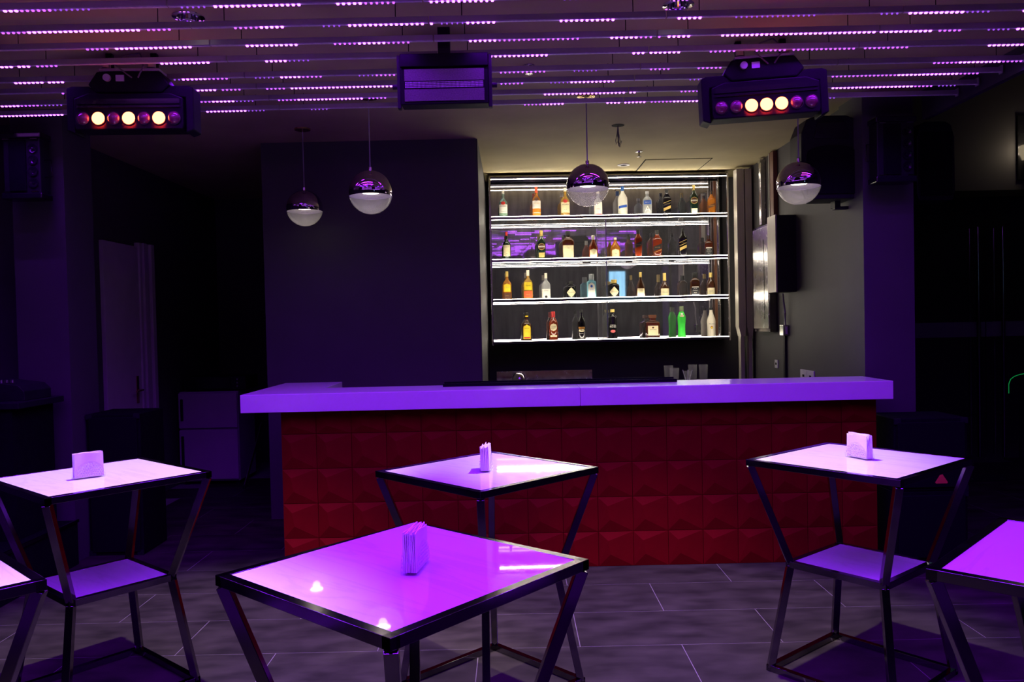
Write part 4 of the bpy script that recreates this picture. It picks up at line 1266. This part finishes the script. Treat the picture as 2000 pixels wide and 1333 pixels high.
pm('grille_mesh', (0.006, 0.0055, 0.007), 0.6, var=0.4, scale=240, ior=1.2)
s1 = pa_speaker(1566, 1682, 224, 390, 5.70, 'large black wall speaker with arched grille beside the globe pendant', 0.24, 0.0, True)
MB().box((0.06, 0.10, -0.045), (0.10, 0.18, 0.0)).box((0.06, 0.10, -0.06), (0.26, 0.15, -0.040)).build('wall_bracket', 'black_plastic', s1)
s2_ = pa_speaker(1790, 1866, 236, 392, 5.80, 'large black wall speaker behind the pillar near the glass doors', 0.22, 0.05, False)
MB().box((-0.32, 0.02, 0.25), (-0.10, 0.06, 0.30)).build('wall_bracket', 'black_plastic', s2_)


def subwoofer(x0, x1, y0, y1, z0, z1, label, sticker=False):
    t = thing('subwoofer', label, 'speaker', ((x0 + x1) / 2, y0, z0))
    W_, H_ = x1 - x0, z1 - z0
    MB().box((-W_ / 2, 0.014, 0), (W_ / 2, y1 - y0, H_)).build('cabinet', 'black_matte', t, bevel=0.006)
    MB().box((-W_ / 2 + 0.02, 0.0, 0.025), (W_ / 2 - 0.02, 0.014, H_ - 0.025)).build('grille', 'grille_mesh', t, bevel=0.003)
    for sx in (-1, 1):
        for zz in (0.018, H_ - 0.018):
            MB().box((sx * (W_ / 2 - 0.022) - 0.022, 0.004, zz - 0.018), (sx * (W_ / 2 - 0.022) + 0.022, 0.03, zz + 0.018)).build('corner_guard', 'black_plastic', t)
    if sticker:
        MB().prism([(0.025, 0.050), (0.095, 0.050), (0.100, 0.057), (0.064, 0.113), (0.056, 0.113), (0.020, 0.057)], -0.002, 0.0).build('warning_sticker', 'orange_sticker', t)
    return t


subwoofer(2.425, 2.895, 5.15, 5.53, 0.452, 0.92, 'black bass speaker with orange triangle, upper of the stack by the bar', True)
subwoofer(2.425, 2.895, 5.15, 5.53, 0.0, 0.45, 'black bass speaker on the floor, lower of the stack by the bar')
subwoofer(-3.02, -2.64, 5.70, 6.10, 0.0, 1.005, 'tall black bass speaker on the floor by the white door')

# wall sconce at the right edge
q = P(2000, 300, 7.58)
wsn = thing('wall_sconce', 'black wall sconce with glowing bulb above the glass doors', 'wall lamp', (q.x + 0.02, 7.58, q.z))
MB().box((-0.09, -0.02, -0.25), (0.09, 0, 0.35)).build('back_plate', 'black_gloss', wsn, bevel=0.004)
MB().lathe([(0.012, -0.06), (0.016, -0.04), (0.045, 0.03), (0.042, 0.06), (0.02, 0.085), (0.001, 0.09)], 20, cen=(0, -0.08, 0)).build('bulb', 'bulb_warm', wsn, smooth=True)
MB().lathe([(0.03, -0.12), (0.03, -0.06), (0.014, -0.055)], 20, cen=(0, -0.08, 0)).build('bulb_holder', 'dark_steel', wsn, smooth=True)
MB().box((-0.012, -0.08, -0.12), (0.012, -0.02, -0.10)).build('arm', 'dark_steel', wsn)
lamp('sconce_light', 'POINT', wsn, (0, -0.16, 0.05), 1.3, (1.0, 0.8, 0.6), shadow_soft_size=0.04)
m_ = MB()
for k in range(9):
    m_.box((-0.012, -0.024, 0.13 + k * 0.024), (0.0, -0.02, 0.142 + k * 0.024))
tag(m_.build('led_dots', 'led_mid', wsn), kind='stuff')

# ================================================================== stage side
stg = thing('stage_platform', 'low black stage platform beside the pillar', 'stage', (-3.0, 4.0, 0))
MB().box((-2.04, -1.6, 0), (0.0, 1.52, 0.30)).build('deck', 'black_matte', stg)
MB().box((-2.04, -1.612, 0.29), (0.012, -1.6, 0.31)).box((0.0, -1.6, 0.29), (0.012, 1.52, 0.31)).build('edge_trim', 'dark_steel', stg)
dj = thing('dj_desk', 'black desk standing on the stage platform', 'desk', (-3.04, 5.0, 0.302))
MB().box((-0.9, 0, 0), (-0.06, 0.45, 0.82)).build('cabinet', 'black_matte', dj)
MB().box((-0.92, -0.03, 0.82), (-0.0, 0.48, 0.86)).build('desk_top', 'black_plastic', dj, bevel=0.004)
mx = thing('dj_mixer', 'small dark mixing console on the stage desk', 'mixer', (-3.15, 5.1, 1.162))
MB().prism([(-0.2, 0), (0.07, 0), (0.07, 0.06), (0.03, 0.10), (-0.2, 0.13)], 0, 0.3).build('mixer_body', 'black_plastic', mx, bevel=0.004)
for k in range(4):
    MB().lathe([(0.012, 0), (0.010, 0.02)], 12, cen=(-0.02 - 0.035 * k, 0.03, 0.115)).build('dial', 'steel', mx)
chx = P(4, 740, 4.9)
chair = thing('stage_chair', 'dark padded chair back standing behind the stage desk', 'chair', (-3.32, 4.72, 0.302))
MB().box((-0.2, -0.02, 0.70), (0.14, 0.05, 1.13)).build('backrest', 'black_gloss', chair, bevel=0.02)
MB().box((-0.2, -0.4, 0.42), (0.14, 0.0, 0.48)).build('seat', 'black_plastic', chair, bevel=0.015)
for sx, sy in ((-0.18, -0.38), (0.12, -0.38), (-0.18, 0.02), (0.12, 0.02)):
    MB().box((sx - 0.012, sy - 0.012, 0), (sx + 0.012, sy + 0.012, 0.72 if sy > 0 else 0.42)).build('leg', 'dark_steel', chair)

# corridor fridge
fr = thing('fridge', 'old two-door fridge standing in the dark corridor', 'fridge', (-3.10, 8.2, 0))
MB().box((-0.30, 0.035, 0.04), (0.30, 0.55, 0.955)).build('fridge_body', 'fridge_white', fr, bevel=0.008)
for z0, z1 in ((0.06, 0.57), (0.585, 0.945)):
    d_ = MB().box((-0.298, 0.0, z0), (0.298, 0.033, z1)).build('fridge_door', 'fridge_white', fr, bevel=0.01)
    MB().box((-0.27, -0.022, z0 + 0.08), (-0.245, 0.0, z1 - 0.06)).build('door_handle', 'black_plastic', d_, bevel=0.006)
for sx in (-0.26, 0.26):
    MB().box((sx - 0.02, 0.08, 0.0), (sx + 0.02, 0.12, 0.04)).build('foot', 'black_plastic', fr)
ov = thing('kitchen_appliance', 'low dark appliance on top of the corridor fridge', 'appliance', (-3.05, 8.22, 0.955))
MB().box((-0.30, 0.02, 0.015), (0.33, 0.42, 0.15)).build('appliance_body', 'black_plastic', ov, bevel=0.006)
MB().box((-0.27, 0.0, 0.03), (0.18, 0.02, 0.14)).build('front_panel', 'black_gloss', ov, bevel=0.004)
for zz in (0.05, 0.085, 0.12):
    m2 = MB().lathe([(0.012, 0), (0.010, 0.016)], 12)
    m2.v = [(x_ + 0.25, 0.02 - z_, y_ + zz) for x_, y_, z_ in m2.v]
    m2.build('dial', 'steel', ov)
for sx in (-0.27, 0.29):
    for sy in (0.05, 0.38):
        MB().box((sx - 0.012, sy - 0.012, 0), (sx + 0.012, sy + 0.012, 0.016)).build('appliance_foot', 'black_plastic', ov)
pl0, pl1 = P(477, 953, 8.0), P(488, 835, 8.15)
po = thing('chrome_pole', 'thin shiny pole leaning in the dark corridor', 'pole', (pl0.x, 8.0, 0))
z0 = 0.0
MB().tube([(0, 0, 0.004), (pl1.x - pl0.x, 0.55, pl1.z)], 0.011, 10).build('pole_shaft', 'bright_chrome', po, smooth=True)
MB().lathe([(0.017, 0), (0.017, 0.03), (0.012, 0.04)], 12).build('pole_tip', 'black_plastic', po)
# a lit screen on the wall opposite, mirrored in the shelves
sn = thing('wall_screen_offscreen', 'tall pale blue lit screen on the wall opposite the bar', 'screen', (3.5, -3.05, 2.1))
MB().box((-0.22, 0.0, 0), (0.22, 0.04, 0.74)).build('screen_housing', 'black_plastic', sn, bevel=0.004)
MB().box((-0.20, 0.04, 0.02), (0.20, 0.042, 0.72)).build('screen_face_offscreen', 'screen_blue', sn)
